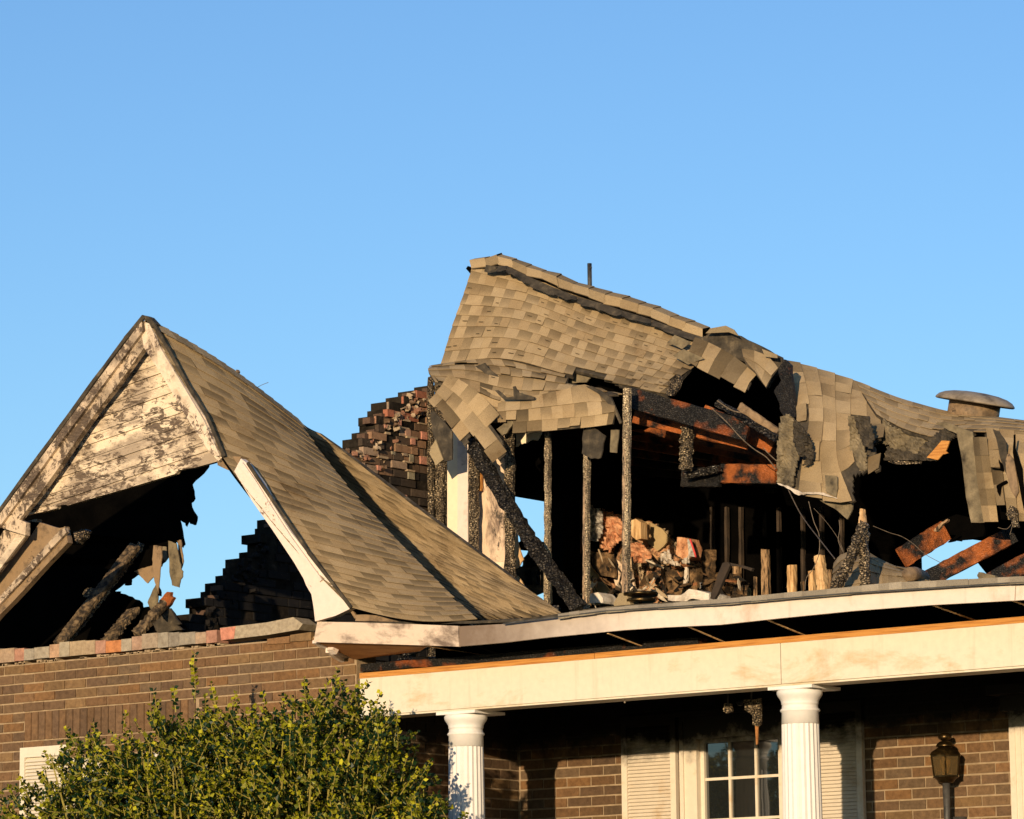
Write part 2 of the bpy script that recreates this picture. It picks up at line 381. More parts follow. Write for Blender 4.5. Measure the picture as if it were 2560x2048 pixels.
# smooth surface through a grid of (px, py, depth y)
def cr(p0, p1, p2, p3, t):
    return .5*((2*p1)+(-p0+p2)*t+(2*p0-5*p1+4*p2-p3)*t*t+(-p0+3*p1-3*p2+p3)*t**3)
class Surf:
    """rows: list (v) of lists (u) of world points; resampled to a dense grid with unit normals facing the camera side"""
    def __init__(s, rows, N=48):
        G = np.array(rows, float)
        def rs(A, N):
            n = len(A); E_ = [2*A[0]-A[1]]+list(A)+[2*A[-1]-A[-2]]; o = []
            for i in range(N+1):
                t = i/N*(n-1); k = min(int(t), n-2); o.append(cr(E_[k], E_[k+1], E_[k+2], E_[k+3], t-k))
            return np.array(o)
        G = rs(G, N); G = np.array([rs(r, N) for r in G])
        s.G = G; s.N = N
        du = np.gradient(G, axis=1); dv = np.gradient(G, axis=0)
        n = np.cross(du, dv); n /= np.linalg.norm(n, axis=2, keepdims=True)+1e-9
        if np.mean(np.einsum('ijk,ijk->ij', n, G-CAM)) > 0: n = -n
        s.n = n
        s.Lu = np.linalg.norm(np.diff(G, axis=1), axis=2).sum(axis=1).mean()
        s.Lv = np.linalg.norm(np.diff(G, axis=0), axis=2).sum(axis=0).mean()
    def at(s, u, v, off=0.0):
        u = min(max(u, 0), 1)*s.N; v = min(max(v, 0), 1)*s.N
        i = min(int(v), s.N-1); j = min(int(u), s.N-1); a = v-i; b_ = u-j
        def li(A): return (A[i, j]*(1-b_)+A[i, j+1]*b_)*(1-a)+(A[i+1, j]*(1-b_)+A[i+1, j+1]*b_)*a
        return li(s.G)+li(s.n)*off
def inpoly(x, y, P):
    c = False; n = len(P); j = n-1
    for i in range(n):
        if (P[i][1] > y) != (P[j][1] > y) and x < (P[j][0]-P[i][0])*(y-P[i][1])/(P[j][1]-P[i][1])+P[i][0]: c = not c
        j = i
    return c
TONES = [((.385, .285, .165), 5), ((.360, .265, .150), 4), ((.330, .238, .132), 3), ((.375, .282, .168), 3)]
TL = [c for c, k in TONES for _ in range(k)]
def shingles(mb, S, expo=.14, tab=(.09, .17), mask=None, tone=1.0, seed=1, lift=.007, curl=.0, skip=0, thick=.006, rowjit=0.0, slit=0, con=0.0):
    r = random.Random(seed); nr = max(1, round(S.Lv/expo))
    for k in range(nr):
        v0 = k/nr; v1 = (k+1)/nr; u = -r.uniform(0, .1)/S.Lu; dark = False
        Lr = np.linalg.norm(np.diff(S.G[min(int((v0+v1)/2*S.N), S.N)], axis=0), axis=1).sum()
        while u < 1:
            wt = r.uniform(*tab)/Lr; ua, ub = max(u, 0), min(u+wt, 1); u += wt
            if ub-ua < .02/Lr: continue
            dark = not dark if r.random() < .8 else dark
            if mask:
                X_, Y_ = proj(S.at((ua+ub)/2, (v0+v1)/2))
                if not mask(X_, Y_): continue
            if r.random() < skip: continue
            burnt = False
            if mask:
                for cu_, cv_ in ((ua, v0), (ub, v0), (ua, v1), (ub, v1)):
                    if not mask(*proj(S.at(cu_, cv_))): burnt = True
            base = r.choice(TL); f = tone*r.uniform(.95, 1.05)*(r.uniform(.4, 1.0) if burnt else 1)
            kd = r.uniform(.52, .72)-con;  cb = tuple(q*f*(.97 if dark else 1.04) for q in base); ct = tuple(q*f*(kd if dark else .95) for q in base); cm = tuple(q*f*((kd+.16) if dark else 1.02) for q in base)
            l0 = .002; l1 = lift*1.0*(1.0 if dark else 1.15)+(r.random()**4)*curl+(r.random()*.012 if burnt else 0)
            if burnt: thick_ = thick*1.6
            else: thick_ = thick
            vb = v1+(.004/S.Lv)+r.uniform(-rowjit, rowjit)/S.Lv-(r.uniform(0, .03)/S.Lv if burnt and r.random() < .5 else 0)
            ns = max(1, int((ub-ua)*Lr/.06)); vs = []; cols = []
            g = .0003/Lr
            for i in range(ns+1):
                uu = ua+g+(ub-ua-2*g)*i/ns
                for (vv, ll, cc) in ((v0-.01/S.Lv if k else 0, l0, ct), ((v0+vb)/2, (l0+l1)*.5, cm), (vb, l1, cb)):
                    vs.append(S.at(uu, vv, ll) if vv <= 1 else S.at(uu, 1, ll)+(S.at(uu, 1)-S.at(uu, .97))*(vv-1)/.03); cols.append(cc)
            for i in range(ns+1):
                vs.append(np.array(vs[i*3+2])-(S.at(min(ua+(ub-ua)*i/ns, 1), min(vb, 1), 1)-S.at(min(ua+(ub-ua)*i/ns, 1), min(vb, 1), 0))*thick_)
                cols.append(tuple(q*.25 for q in base))
            fs = []; nb = (ns+1)*3
            for i in range(ns):
                a = i*3; b_ = a+3
                fs += [(a, a+1, b_+1, b_), (a+1, a+2, b_+2, b_+1), (a+2, nb+i, nb+i+1, b_+2)]
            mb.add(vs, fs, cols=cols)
            if slit and r.random() < slit:
                um = ua+(ub-ua)*r.uniform(.2, .5); w_ = r.uniform(.03, .06)/Lr; vm = v0+(v1-v0)*r.uniform(.35, .8); h_ = .008/S.Lv
                o_ = l1+.003; cc = tuple(q*.22 for q in base)
                mb.add([S.at(um, vm, o_), S.at(um+w_, vm, o_), S.at(um+w_*.95, vm+h_, o_), S.at(um+w_*.05, vm+h_, o_)], [(0, 3, 2, 1)], cc)
def deck(mb, S, o0=-.004, o1=-.022, n=24, mask=None, mi=0, jag=0, u0=0, u1=1, v0=0, v1=1):
    vs = []; ok = set()
    for i in range(n+1):
        for j in range(n+1):
            u = u0+(u1-u0)*j/n; v = v0+(v1-v0)*i/n
            vs.append(S.at(u, v, o0))
    m = len(vs)
    for i in range(n+1):
        for j in range(n+1):
            u = u0+(u1-u0)*j/n; v = v0+(v1-v0)*i/n; vs.append(S.at(u, v, o1))
    for i in range(n):
        for j in range(n):
            if mask:
                X_, Y_ = proj(S.at(u0+(u1-u0)*(j+.5)/n, v0+(v1-v0)*(i+.5)/n))
                if not mask(X_, Y_): continue
            ok.add((i, j))
    fs = []
    W = n+1
    for (i, j) in ok:
        a, b_, c_, d_ = i*W+j, i*W+j+1, (i+1)*W+j+1, (i+1)*W+j
        fs.append((a, b_, c_, d_)); fs.append((d_+m, c_+m, b_+m, a+m))
        if (i-1, j) not in ok: fs.append((b_, a, a+m, b_+m))
        if (i+1, j) not in ok: fs.append((d_, c_, c_+m, d_+m))
        if (i, j-1) not in ok: fs.append((a, d_, d_+m, a+m))
        if (i, j+1) not in ok: fs.append((c_, b_, b_+m, c_+m))
    mb.add(vs, fs, (.10, .08, .055), mi=mi, smooth=False)
def pl(z, pts, y): return [YZ(z, a, b_, y if not isinstance(y, (list, tuple)) else y[i]) for i, (a, b_) in enumerate(pts)]

# ================================================================== SETTING
g = MB(); g.add([(-900, -900, 0), (900, -900, 0), (900, 900, 0), (-900, 900, 0)], [(0, 1, 2, 3)])
g.build('ground', 'lawn', kind='structure', origin=(0, 0, 0))

# ================================================================== THE HOUSE
HX = -1.31                       # x of the wing's right-hand corner
YW = 1.724                       # back wall of the porch
XG = -4.37                       # gable end wall of the main house
YS = 4.4                         # stud wall under the broken roof
ZB0, ZB1 = 3.60, 3.845           # white porch beam
ZF = 4.18                        # attic floor
house = thing('burnt_house', 'burnt brick house with collapsed shingle roof, white porch columns and open charred attic', 'house', (0, 3, 0))

BR = [(.145, .085, .042), (.125, .078, .044), (.17, .095, .045), (.105, .068, .042), (.20, .125, .058), (.155, .10, .055), (.20, .105, .042), (.12, .085, .052)]
BR = [tuple(.72*a+.28*b for a, b in zip(c, (.165, .092, .046))) for c in BR]
def brick_face(mb, fn, a0, a1, za, zb, holes=(), seed=1, tone=None, keep=None, out=.006, ztop=None):
    """running-bond bricks; fn(a, depth, z) gives the point. courses of 67.7 mm counted down from zb"""
    r = random.Random(seed); k = 0; z = zb
    while z-.0677 > za:
        zt = z-.0055; zlo = z-.0618; a = a0-(.1015 if k % 2 else 0)-.003*(k % 3)
        while a < a1:
            s0, s1 = max(a, a0), min(a+.193, a1); a += .203
            segs = [(s0, s1)]
            for (h0, h1, hz0, hz1) in holes:
                if zt > hz0+.01 and zlo < hz1-.01:
                    ns = []
                    for (p, q) in segs:
                        if q <= h0 or p >= h1: ns.append((p, q)); continue
                        if p < h0: ns.append((p, h0))
                        if q > h1: ns.append((h1, q))
                    segs = ns
            for (p, q) in segs:
                if q-p < .03 or (keep and not keep((p+q)/2, (zt+zlo)/2)): continue
                c = r.choice(BR); f = r.uniform(.86, 1.14)
                if tone: f *= tone((p+q)/2, (zt+zlo)/2)
                c = tuple(min(1, x*f) for x in c)
                o = out+r.uniform(-.0018, .0022); j = [r.uniform(-.0015, .0015) for _ in range(4)]
                vs = [fn(p+j[0], o+j[1], zlo+j[2]), fn(q+j[1], o+j[2], zlo+j[3]), fn(q+j[2], o+j[0], zt+j[1]), fn(p+j[3], o+j[3], zt+j[0]),
                      fn(p, -.02, zlo), fn(q, -.02, zlo), fn(q, -.02, zt), fn(p, -.02, zt)]
                mb.add(vs, [(0, 1, 2, 3), (4, 7, 6, 5), (0, 4, 5, 1), (1, 5, 6, 2), (2, 6, 7, 3), (3, 7, 4, 0)], c)
        z -= .0677; k += 1
def slab_with_holes(mb, a0, a1, z0, z1, fnbox, holes, mi=0):
    xs = sorted(set([a0, a1]+[h[0] for h in holes]+[h[1] for h in holes])); xs = [x for x in xs if a0 <= x <= a1]
    for p, q in zip(xs, xs[1:]):
        hs = sorted([(h[2], h[3]) for h in holes if h[0] < (p+q)/2 < h[1]])
        z = z0
        for (c, d) in hs: fnbox(p, q, z, c); z = d
        fnbox(p, q, z, z1)

# --- wing front wall with its window hidden by the shrub
wl = Y(50, 1575, 0)[0]; wr = Y(470, 1560, 0)[0]
W0, W1, WT = wl+.30, wr-.12, Y(60, 1575, 0)[2]-.13
wing_hole = (W0, W1, 1.9, WT)
mb = MB()
slab_with_holes(mb, -9.0, HX, 0.0, 4.150, lambda p, q, c, d: mb.box((p, .002, c), (q, .2, d), mi=1), [wing_hole])
slx0, slx1 = Y(53, 1540, 0)[0], Y(420, 1540, 0)[0]; SLT, SLB = Y(62, 1490, 0)[2], 0
ZTOP = 4.145
nco = round((ZTOP-SLT)/.0677); SLT = ZTOP-nco*.0677; SLB = SLT-.2031
brick_face(mb, lambda a, o, z: (a, -o, z), -7.2, HX-.003, 1.2, ZTOP, holes=[(slx0, slx1, SLB, SLT), (W0-.02, W1+.02, 1.9, WT+.03)], seed=3)
a = slx0; r = random.Random(5)
while a < slx1-.05:
    f = r.uniform(.85, 1.15); c = tuple(q*f for q in r.choice(BR[:4]))
    mb.box((a+.004, -.007-r.uniform(0, .002), SLB+.004), (a+.0635, .01, SLT-.004), c); a += .0677
mb.build('brick_wall', ['brick', 'mortar'], house)
# --- ledge of paler bricks that the frieze board used to cover
mb = MB(); r = random.Random(9)
cols = [(.30, .26, .20), (.23, .20, .16), (.27, .235, .185), (.36, .26, .18), (.38, .20, .14), (.31, .27, .21), (.33, .28, .21), (.42, .27, .17), (.34, .29, .21),
        (.36, .27, .17), (.35, .26, .165), (.39, .215, .15), (.47, .19, .075), (.34, .29, .22), (.36, .235, .165), (.32, .25, .18)]
a = -4.95; i = 0; zb = 4.172
xe = Y(465, 1340, 0)[0]
while a < xe-.05:
    wd = .098 if i % 3 else .15
    c = cols[i % len(cols)]; zt = zb+.092+.012*math.sin(i*.9)
    mb.box((a+.002, -.016+r.uniform(-.003, .003), zb+r.uniform(-.002, .004)), (min(a+wd, xe), .18, zt+r.uniform(-.003, .003)), c); a += wd; i += 1
# mortar crumbs in the gap under the ledge
for i in range(60):
    x = r.uniform(-4.6, xe); s_ = r.uniform(.01, .05)
    mb.box((x, -.008, 4.149), (x+s_, .1, 4.149+r.uniform(.004, .02)), mi=1)
mb.build('brick_ledge', ['brick', 'mortar'], house)
# lifted lintel piece
lint = MB(); P = pl(z2, [(1482, 728), (1800, 690), (1975, 655), (2040, 700), (2010, 740), (1800, 775), (1490, 812)], -.03)
lint.prism(P, (0, .16, 0), (.36, .30, .215)); P = pl(z2, [(1482, 730), (1585, 717), (1575, 800), (1490, 812)], -.033); lint.prism(P, (0, .1, 0), (.52, .22, .15))
lint.build('lintel', ['brick'], house, label='lifted grey end of the brick ledge with a gap under it')
mb = MB()
for (a_, b_, c_, d_, cc) in ((1955, 755, 2095, 820, (.20, .125, .06)), (1800, 782, 1950, 838, (.22, .12, .055))):
    P = pl(z2, [(a_, b_+20), (c_, b_), (c_, d_-8), (a_, d_)], -.02); mb.prism(P, (0, .1, 0), cc)
mb.build('loose_brick', ['brick'], house)

# --- wing side wall and the porch back wall
win0, win1 = Y(1439, 1600, YW)[0], Y(1705, 1600, YW)[0]; wtop = Y(1560, 1503, YW)[2]
mb = MB(); mb.box((HX-.2, .205, 0), (HX, YW+.2, 3.83), mi=1)
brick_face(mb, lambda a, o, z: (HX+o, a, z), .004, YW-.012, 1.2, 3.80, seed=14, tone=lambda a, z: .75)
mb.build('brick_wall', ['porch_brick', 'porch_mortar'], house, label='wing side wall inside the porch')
mb = MB()
slab_with_holes(mb, HX+.001, 6.6, 0.0, 4.1, lambda p, q, c, d: mb.box((p, YW+.008, c), (q, YW+.2, d), mi=1), [(win0, win1, 1.75, wtop)])
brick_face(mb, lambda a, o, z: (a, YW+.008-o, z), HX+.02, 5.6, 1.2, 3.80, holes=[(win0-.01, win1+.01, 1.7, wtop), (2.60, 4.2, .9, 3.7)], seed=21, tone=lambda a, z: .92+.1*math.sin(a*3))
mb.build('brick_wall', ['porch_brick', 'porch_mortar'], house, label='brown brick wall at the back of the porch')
mb = MB(); mb.box((HX, -.5, 0), (6.6, YW+.2, .9)); mb.build('porch_floor', 'porch_boards', house)
mb = MB(); mb.box((HX+.002, .232, 3.81), (6.6, YW, 3.835)); mb.build('porch_ceiling', 'soot', house)

# --- white beam and the bare plate on it
mb = MB(); j1 = Y(1645, 1440, 0)[0]
mb.box((HX+.03, 0, ZB0), (j1-.003, .23, ZB1)); mb.box((j1+.003, 0, ZB0+.001), (6.6, .23, ZB1))
mb.box((HX+.031, .012, ZB0-.012), (6.59, .2, ZB0-.0005))
be = mb.build('porch_beam', 'white_beam', house)
mb = MB(); 
for (p, q) in ((HX+.02, .62), (.625, 4.35), (4.355, 6.6)): mb.box((p, .006, ZB1+.002), (q, .2, ZB1+.037+(.001 if p > 0 else 0)))
mb.build('wood_plate', 'fresh_wood', be)
mb = MB(); mb.beam((HX+.02, .1, ZB1+.072), (1.4, .1, ZB1+.056), .16, .05, 20, .003); mb.build('charred_plate', 'char_wood', be)
# joints stained with soot where the boards meet
# --- columns
def column(x):
    c = (x, .115)
    sh = MB(); zbase, zneck = .98, 3.362
    sh.lathe((c[0], c[1], 0), [(.125, zbase), (.127, zbase+.6), (.123, 2.4), (.113, zneck-.001)], 44, flute=.055, smooth=False)
    s_ = sh.build('column_shaft', 'white_paint', house)
    cp = MB(); cp.lathe((c[0], c[1], 0), [(.113, zneck), (.111, 3.432), (.117, 3.436), (.121, 3.443), (.117, 3.451), (.110, 3.456), (.108, 3.477), (.111, 3.48), (.113, 3.484), (.112, 3.489), (.114, 3.50), (.122, 3.515), (.133, 3.53), (.1385, 3.543), (.1385, 3.556), (.133, 3.566), (.12, 3.567)], 48)
    cp.build('capital', 'white_paint', s_)
    ab = MB(); ab.box((c[0]-.158, c[1]-.158+.05, 3.5685), (c[0]+.158, c[1]+.158+.05, 3.587)); ab.build('abacus', 'white_paint', s_)
    ba = MB(); ba.lathe((c[0], c[1], 0), [(.16, .902), (.17, .93), (.16, .96), (.14, .979)], 36); ba.build('column_base', 'white_paint', s_)
    return s_
colx = [Y(981.5, 1600, .115)[0], Y(1687, 1600, .115)[0]]
column(colx[0]); column(colx[1]); column(colx[1]+(colx[1]-colx[0]))

# --- fascia boards
def strip(name, top, bot, y, th, mat, parent, label=None, yb=None):
    m_ = MB(); yy = y if isinstance(y, (list, tuple)) else [y]*len(top)
    A = [Y(px, py, yy[i]) for i, (px, py) in enumerate(top)]; B = [Y(px, py, yy[i]) for i, (px, py) in enumerate(bot)]
    vs = A+B+[p+np.array([0, th, 0]) for p in A]+[p+np.array([0, th, 0]) for p in B]; n = len(A); fs = []
    for i in range(n-1):
        fs += [(i, i+n, i+n+1, i+1), (i+2*n, i+1+2*n, i+1+3*n, i+3*n), (i, i+1, i+1+2*n, i+2*n), (i+n, i+3*n, i+3*n+1, i+n+1)]
    fs += [(0, 2*n, 3*n, n), (n-1, 2*n-1, 4*n-1, 3*n-1)]
    m_.add(vs, fs); return m_.build(name, mat, parent, label=label)
YF = -.35
fa = strip('fascia_board', [(668, 1309), (760, 1311), (860, 1314), (964, 1318)], [(660, 1352), (760, 1355), (860, 1358), (966, 1361.5)], [YF, YF-.01, YF-.012, YF-.02], .022, 'fascia_sooty', house, label='scorched left end of the fascia board')
strip('fascia_board', [(967, 1319), (1061, 1314), (1155, 1302), (1279, 1287), (1400, 1278), (1516, 1271), (1640, 1261), (1795, 1248.5), (1960, 1237), (2138, 1226.5)],
      [(968, 1361), (1061, 1353), (1155, 1342), (1311, 1327), (1400, 1321), (1516, 1315.5), (1640, 1302), (1795, 1286.5), (1960, 1274), (2136, 1264.5)], [YF-.012]+[YF]*9, .022, 'fascia_paint', house)
fe = Y(2138, 1226.5, YF)
strip('fascia_board', [(2140, 1226), (2300, 1214), (2700, 1180)], [(2138, 1264.5), (2300, 1253), (2700, 1220)], YF+.004, .022, 'fascia_paint', house)
# open eave: rafters behind the fascia
XR = []
for (a, b_) in (((882, 1357), (915, 1371)), ((1280, 1333), (1336, 1359)), ((1450, 1319), (1508, 1348)), ((1615, 1304), (1670, 1332)), ((1965, 1274), (2010, 1298)), ((2132, 1264), (2180, 1287))):
    P0 = Y(*a, YF+.025); P1 = Y(*b_, .0)
    P1 = np.array([P0[0]+.02, 0.0, min(P1[2], P0[2]+.04)]); P1[2] = max(P1[2], ZB1+.05)
    mb = MB(); s = (P1[2]-P0[2])/(P1[1]-P0[1]); E_ = np.array([P0[0], 1.2, P0[2]+s*(1.2-P0[1])]); o = np.array([0, 0, .06])
    mb.beam(P0+o, E_+o, .030, .12, 4, 0); er_ = mb.build('eave_rafter', 'soot', house); mb = MB(); mb.beam(P0, (P1+E_)*.5, .014, .010, 3, 0); mb.build('lit_edge_strip', 'pale_wood', er_); XR.append(P0[0])  # pale strip added as the sunlit lower edge; rafter sides kept dark
mb = MB(); mb.box((-1.25, .75, ZB1+.09), (6.6, .775, ZF)); mb.build('blocking', 'soot', house)
# sagging plywood soffit at the corner
mb = MB(); P = [Y(668, 1353, -.33), Y(900, 1361, -.33), Y(885, 1371, -.10), Y(820, 1380, .0), Y(748, 1389, .0)]
mb.prism(P, (0, 0, .012)); mb.build('soffit', 'plywood', house)
mb = MB(); mb.beam(Y(664, 1351, -.30), Y(733, 1385, .02), .05, .022, 6, .002); mb.beam(Y(690, 1370, -.2), Y(722, 1390, .0), .03, .03, 3, .002)
mb.beam(Y(697, 1362, -.24), Y(706, 1372, -.2), .05, .05, 1, 0)
mb.build('soffit_trim', 'pale_rake', house)

# --- attic floor and what is left of the roof edge over the porch
mb = MB()
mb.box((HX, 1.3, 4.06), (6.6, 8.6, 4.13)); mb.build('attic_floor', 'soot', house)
S = Surf([[Y(700, 1330, .9)+np.array([0, 0, .0]), Y(1061, 1310, .9), Y(1279, 1296, .9), Y(1516, 1276, .9), Y(1795, 1252, .9), Y(2138, 1222, .9), Y(2600, 1183, .9)],
          [Y(700, 1316, -.35), Y(1061, 1312, -.35), Y(1279, 1284, -.35), Y(1516, 1268.5, -.35), Y(1795, 1246, -.35), Y(2138, 1223, -.35), Y(2600, 1186, -.35)]])
mb = MB(); deck(mb, S, -.004, -.020, 30); er = mb.build('eave_deck', 'felt', house)
def edge_row(top, bot, y0, y1, name, seed, par):
    r = random.Random(seed); m_ = MB(); n = len(top)
    A = [Y(*p, y0) for p in top]; B = [Y(*p, y1) for p in bot]
    def li(Q, t): t = min(max(t, 0), .9999)*(n-1); k = int(t); return Q[k]*(1-(t-k))+Q[k+1]*(t-k)
    L = sum(np.linalg.norm(A[i+1]-A[i]) for i in range(n-1)); t = 0
    while t < 1:
        dt = r.uniform(.10, .18)/L; p, q = t, min(t+dt, 1); t += dt
        f = r.uniform(.70, 1.0); c = tuple(x*f for x in (.36, .31, .235)); o = np.array([0, -r.uniform(.0, .004), r.uniform(0, .004)])
        a_, b__, c_, d_ = li(A, p)+o, li(A, q)+o, li(B, q)+o, li(B, p)+o; th = np.array([0, .004, -.012])
        m_.add([a_, b__, c_, d_, a_+th, b__+th, c_+th, d_+th], [(0, 1, 2, 3), (7, 6, 5, 4), (0, 4, 5, 1), (1, 5, 6, 2), (2, 6, 7, 3), (3, 7, 4, 0)], c)
    return m_.build(name, 'shingle', par)
edge_row([(1175, 1293), (1279, 1280), (1400, 1271), (1516, 1262), (1640, 1250), (1795, 1236), (1900, 1226), (2050, 1219), (2160, 1214), (2600, 1178)],
         [(1175, 1300), (1279, 1286), (1400, 1277), (1516, 1271), (1640, 1260), (1795, 1247.5), (1900, 1239), (2050, 1230), (2160, 1225), (2600, 1190)], -.372, -.392, 'shingle_edge', 4, er)
mb = MB(); P = [Y(1061, 1313.5, -.385), Y(1279, 1286.5, -.385), Y(1516, 1272, -.385), Y(1795, 1249, -.385), Y(2138, 1227, -.385), Y(2600, 1191, -.385)]
for p, q in zip(P, P[1:]): mb.beam(p, q+(q-p)*.0, .02, .008, 1, 0)
mb.build('drip_edge', 'pipe_iron', er)

# ------------------------------------------------------------------ WING ROOF (gable with the pediment)
groof = MB()
PK = Y(305, 672, YF)
gr_rows = []
rk = [(308, 673), (392, 825), (468, 962), (560, 1085), (655, 1195), (738, 1278)]
vl = [(627, 886), (700, 985), (782, 1080), (862, 1165), (940, 1243), (1005, 1304)]
yl = [.45, .37, .26, .10, -.08, -.34]
for i in range(6):
    a, b_ = rk[i], vl[i]; row = []
    for k in range(5):
        t = k/4; bow = math.sin(math.pi*t)
        row.append(Y(a[0]+(b_[0]-a[0])*t, a[1]+(b_[1]-a[1])*t + bow*[-13, -7, 0, 0, 10, 16][i], (YF-.02)*(1-t)+yl[i]*t - .02*bow))
    gr_rows.append(row)
SG = Surf(gr_rows)
mb = MB(); deck(mb, SG, -.006, -.03, 24); wroof = mb.build('wing_roof', 'soot', house, label='steep gable roof sagging backwards over the left wing')
mb = MB(); shingles(mb, SG, .085, (.10, .20), tone=.76, con=.18, seed=31, lift=.006, curl=.006)
mb.build('shingles', 'shingle', wroof)
# piece of the main slope past the valley, with a strip that falls away beside it
m_rows = []
rg = [(672, 912), (900, 1085), (1100, 1232), (1192, 1300), (1285, 1385), (1350, 1452)]
gap = [.56, .76, .92, 1.0, 1.05, 1.08]
for i in range(6):
    a, b_ = vl[i], rg[i]; row = []
    a = (a[0]-22, a[1]-10)
    yL, yR = yl[i]+gap[i], yl[i]+gap[i]-[.0, .14, .30, .42, .46, .48][i]
    for k in range(5):
        t = k/4; row.append(Y(a[0]+(b_[0]-a[0])*t, a[1]+(b_[1]-a[1])*t+(5*math.sin(math.pi*t) if i < 5 else 0), yL*(1-t)+yR*t))
    m_rows.append(row)
mM = lambda x, y: y < 1306-.04*(x-1005)
SM = Surf(m_rows)
mb = MB(); deck(mb, SM, -.006, -.028, 30, mask=mM); ms = mb.build('eave_slope', 'felt', house, label='remnant of the front slope beside the valley')
mb = MB(); shingles(mb, SM, .085, (.10, .20), mask=mM, tone=.84, con=.16, seed=33, lift=.006, curl=.006); mb.build('shingles', 'shingle', ms)
mb = MB()
for i in range(24):
    a, b_ = SG.at(1, i/24, -.03), SG.at(1, (i+1)/24, -.03); c_, d_ = SM.at(.03, (i+1)/24, -.03), SM.at(.03, i/24, -.03)
    if proj(a)[1] > 1296: break
    th = np.array([.01, .0, -.012]); mb.add([a, b_, c_, d_, a+th, b_+th, c_+th, d_+th], [(0, 1, 2, 3), (7, 6, 5, 4), (0, 4, 5, 1), (3, 2, 6, 7)])
mb.build('valley_flashing', 'felt', wroof)
# ridge caps and twigs of felt along the top edge
mb = MB(); r = random.Random(2)
for k in range(16):
    t = k/16; a = SG.at(t, 0, .0); b_ = SG.at(min(1, t+.085), 0, .0); o = np.array([0, 0, .012])
    f = r.uniform(.5, .8); c = tuple(q*f for q in (.30, .24, .16))
    sd = np.array([.09, .0, -.09]); sl_ = np.array([-.09, 0, -.09]); lf = np.array([0, 0, .008])
    mb.add([a+o, b_+o+lf, b_+sd+o+lf, a+sd+o, a+sl_+o, b_+sl_+o+lf], [(0, 3, 2, 1), (0, 1, 5, 4)], c)
mb.build('ridge_cap', 'shingle', wroof)
# the left slope, seen from below as charred boards with a burnt edge
nL = np.cross(Y(627, 886, .45)-PK, np.array([-2.0, 0, -2.1])); pL = PK+np.array([0, 0, -.06])
und = [(0, 1102), (60, 1086), (150, 1058), (250, 1026), (350, 1000), (425, 982), (441, 977), (436, 990), (424, 1003), (413, 1012), (405, 1022), (409, 1036), (411, 1052), (403, 1060), (408, 1078), (416, 1090), (413, 1106), (405, 1104), (399, 1100), (394, 1110),
       (390, 1102), (379, 1095), (385, 1122), (390, 1148), (386, 1154), (372, 1142), (366, 1150), (352, 1145), (345, 1170), (338, 1165), (330, 1182), (318, 1186), (309, 1196), (295, 1208), (270, 1225), (255, 1236), (236, 1249), (220, 1262), (200, 1300), (160, 1400), (-160, 1400), (-160, 1200)]
mb = MB(); P = [Y(a, b_, .32+1.25*max(0, a)/440) for a, b_ in und]; P = ragged(P, 2, .006)
e = nL/np.linalg.norm(nL)*(.02 if nL[2] > 0 else -.02)
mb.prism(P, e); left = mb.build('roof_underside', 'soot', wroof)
# roof line of the left slope: shingle edge that shows as a dark line
mb = MB(); ln = [(303, 667), (264, 714), (197, 804), (143, 880), (91, 950), (-3, 1080), (-60, 1160)]
for a, b_ in zip(ln, ln[1:]):
    p, q = Y(*a, YF-.03), Y(*b_, YF-.03); mb.beam(p, q, .03, .016, 3, .002, upv=(0, 1, 0))
P = [Y(*q, YF-.03) for q in [(296, 668), (303, 664), (312, 667), (326, 682), (318, 692), (309, 676)]]; mb.prism(P, (0, .06, 0))
mb.build('shingle_edge', 'felt', wroof)

# pediment boards
def clip(poly, n_, d0, keep_gt):
    o = []
    for i in range(len(poly)):
        a, b_ = poly[i], poly[(i+1) % len(poly)]; fa_ = a @ n_-d0; fb = b_ @ n_-d0
        if not keep_gt: fa_, fb = -fa_, -fb
        if fa_ >= 0: o.append(a)
        if fa_*fb < 0: o.append(a+(b_-a)*fa_/(fa_-fb))
    return o
ped = [(970, 322), (780, 590), (560, 880), (380, 1150), (150, 1455), (300, 1425), (380, 1405), (390, 1385), (440, 1378), (455, 1385), (640, 1330), (860, 1268), (1000, 1225), (1180, 1172), (1200, 1148), (1250, 1138), (1300, 1132), (1420, 1100), (1480, 1082), (1400, 1005), (1200, 700), (1100, 520)]
p2 = [np.array([q[0], q[2]]) for q in (YZ(z1, a, b_, YF+.09) for a, b_ in ped)]
ang = rad(8.5); nn = np.array([-math.sin(ang)*-1*-1, math.cos(ang)]); nn = np.array([-math.sin(ang), math.cos(ang)])
lo = min(q @ nn for q in p2); hi = max(q @ nn for q in p2)
mb = MB(); r = random.Random(12); d0 = lo; k = 0
while d0 < hi:
    hgt = [.078, .016, .05, .016][k % 4]
    c = clip(clip(p2, nn, d0, True), nn, d0+hgt-.0022, False)
    if len(c) > 2:
        yo = YF+.09+[0, .009, 0, .003][k % 4]+r.uniform(0, .003)
        mb.prism([(q[0], yo, q[1]) for q in c], (0, .018, 0))
    d0 += hgt; k += 1
mb.prism([(q[0], YF+.118, q[1]) for q in p2], (0, .01, 0))
ped_o = mb.build('siding', 'weathered_siding', wroof)
mb = MB()
lr = [(955, 140), (800, 345), (640, 565), (470, 790), (300, 1030), (150, 1235), (0, 1440), (-60, 1530), (0, 1532), (80, 1558), (170, 1585), (175, 1500), (130, 1480), (265, 1310), (380, 1150), (560, 880), (690, 700), (780, 590), (900, 420), (970, 322)]
mb.prism(pl(z1, lr, YF-.01), (0, .045, 0))
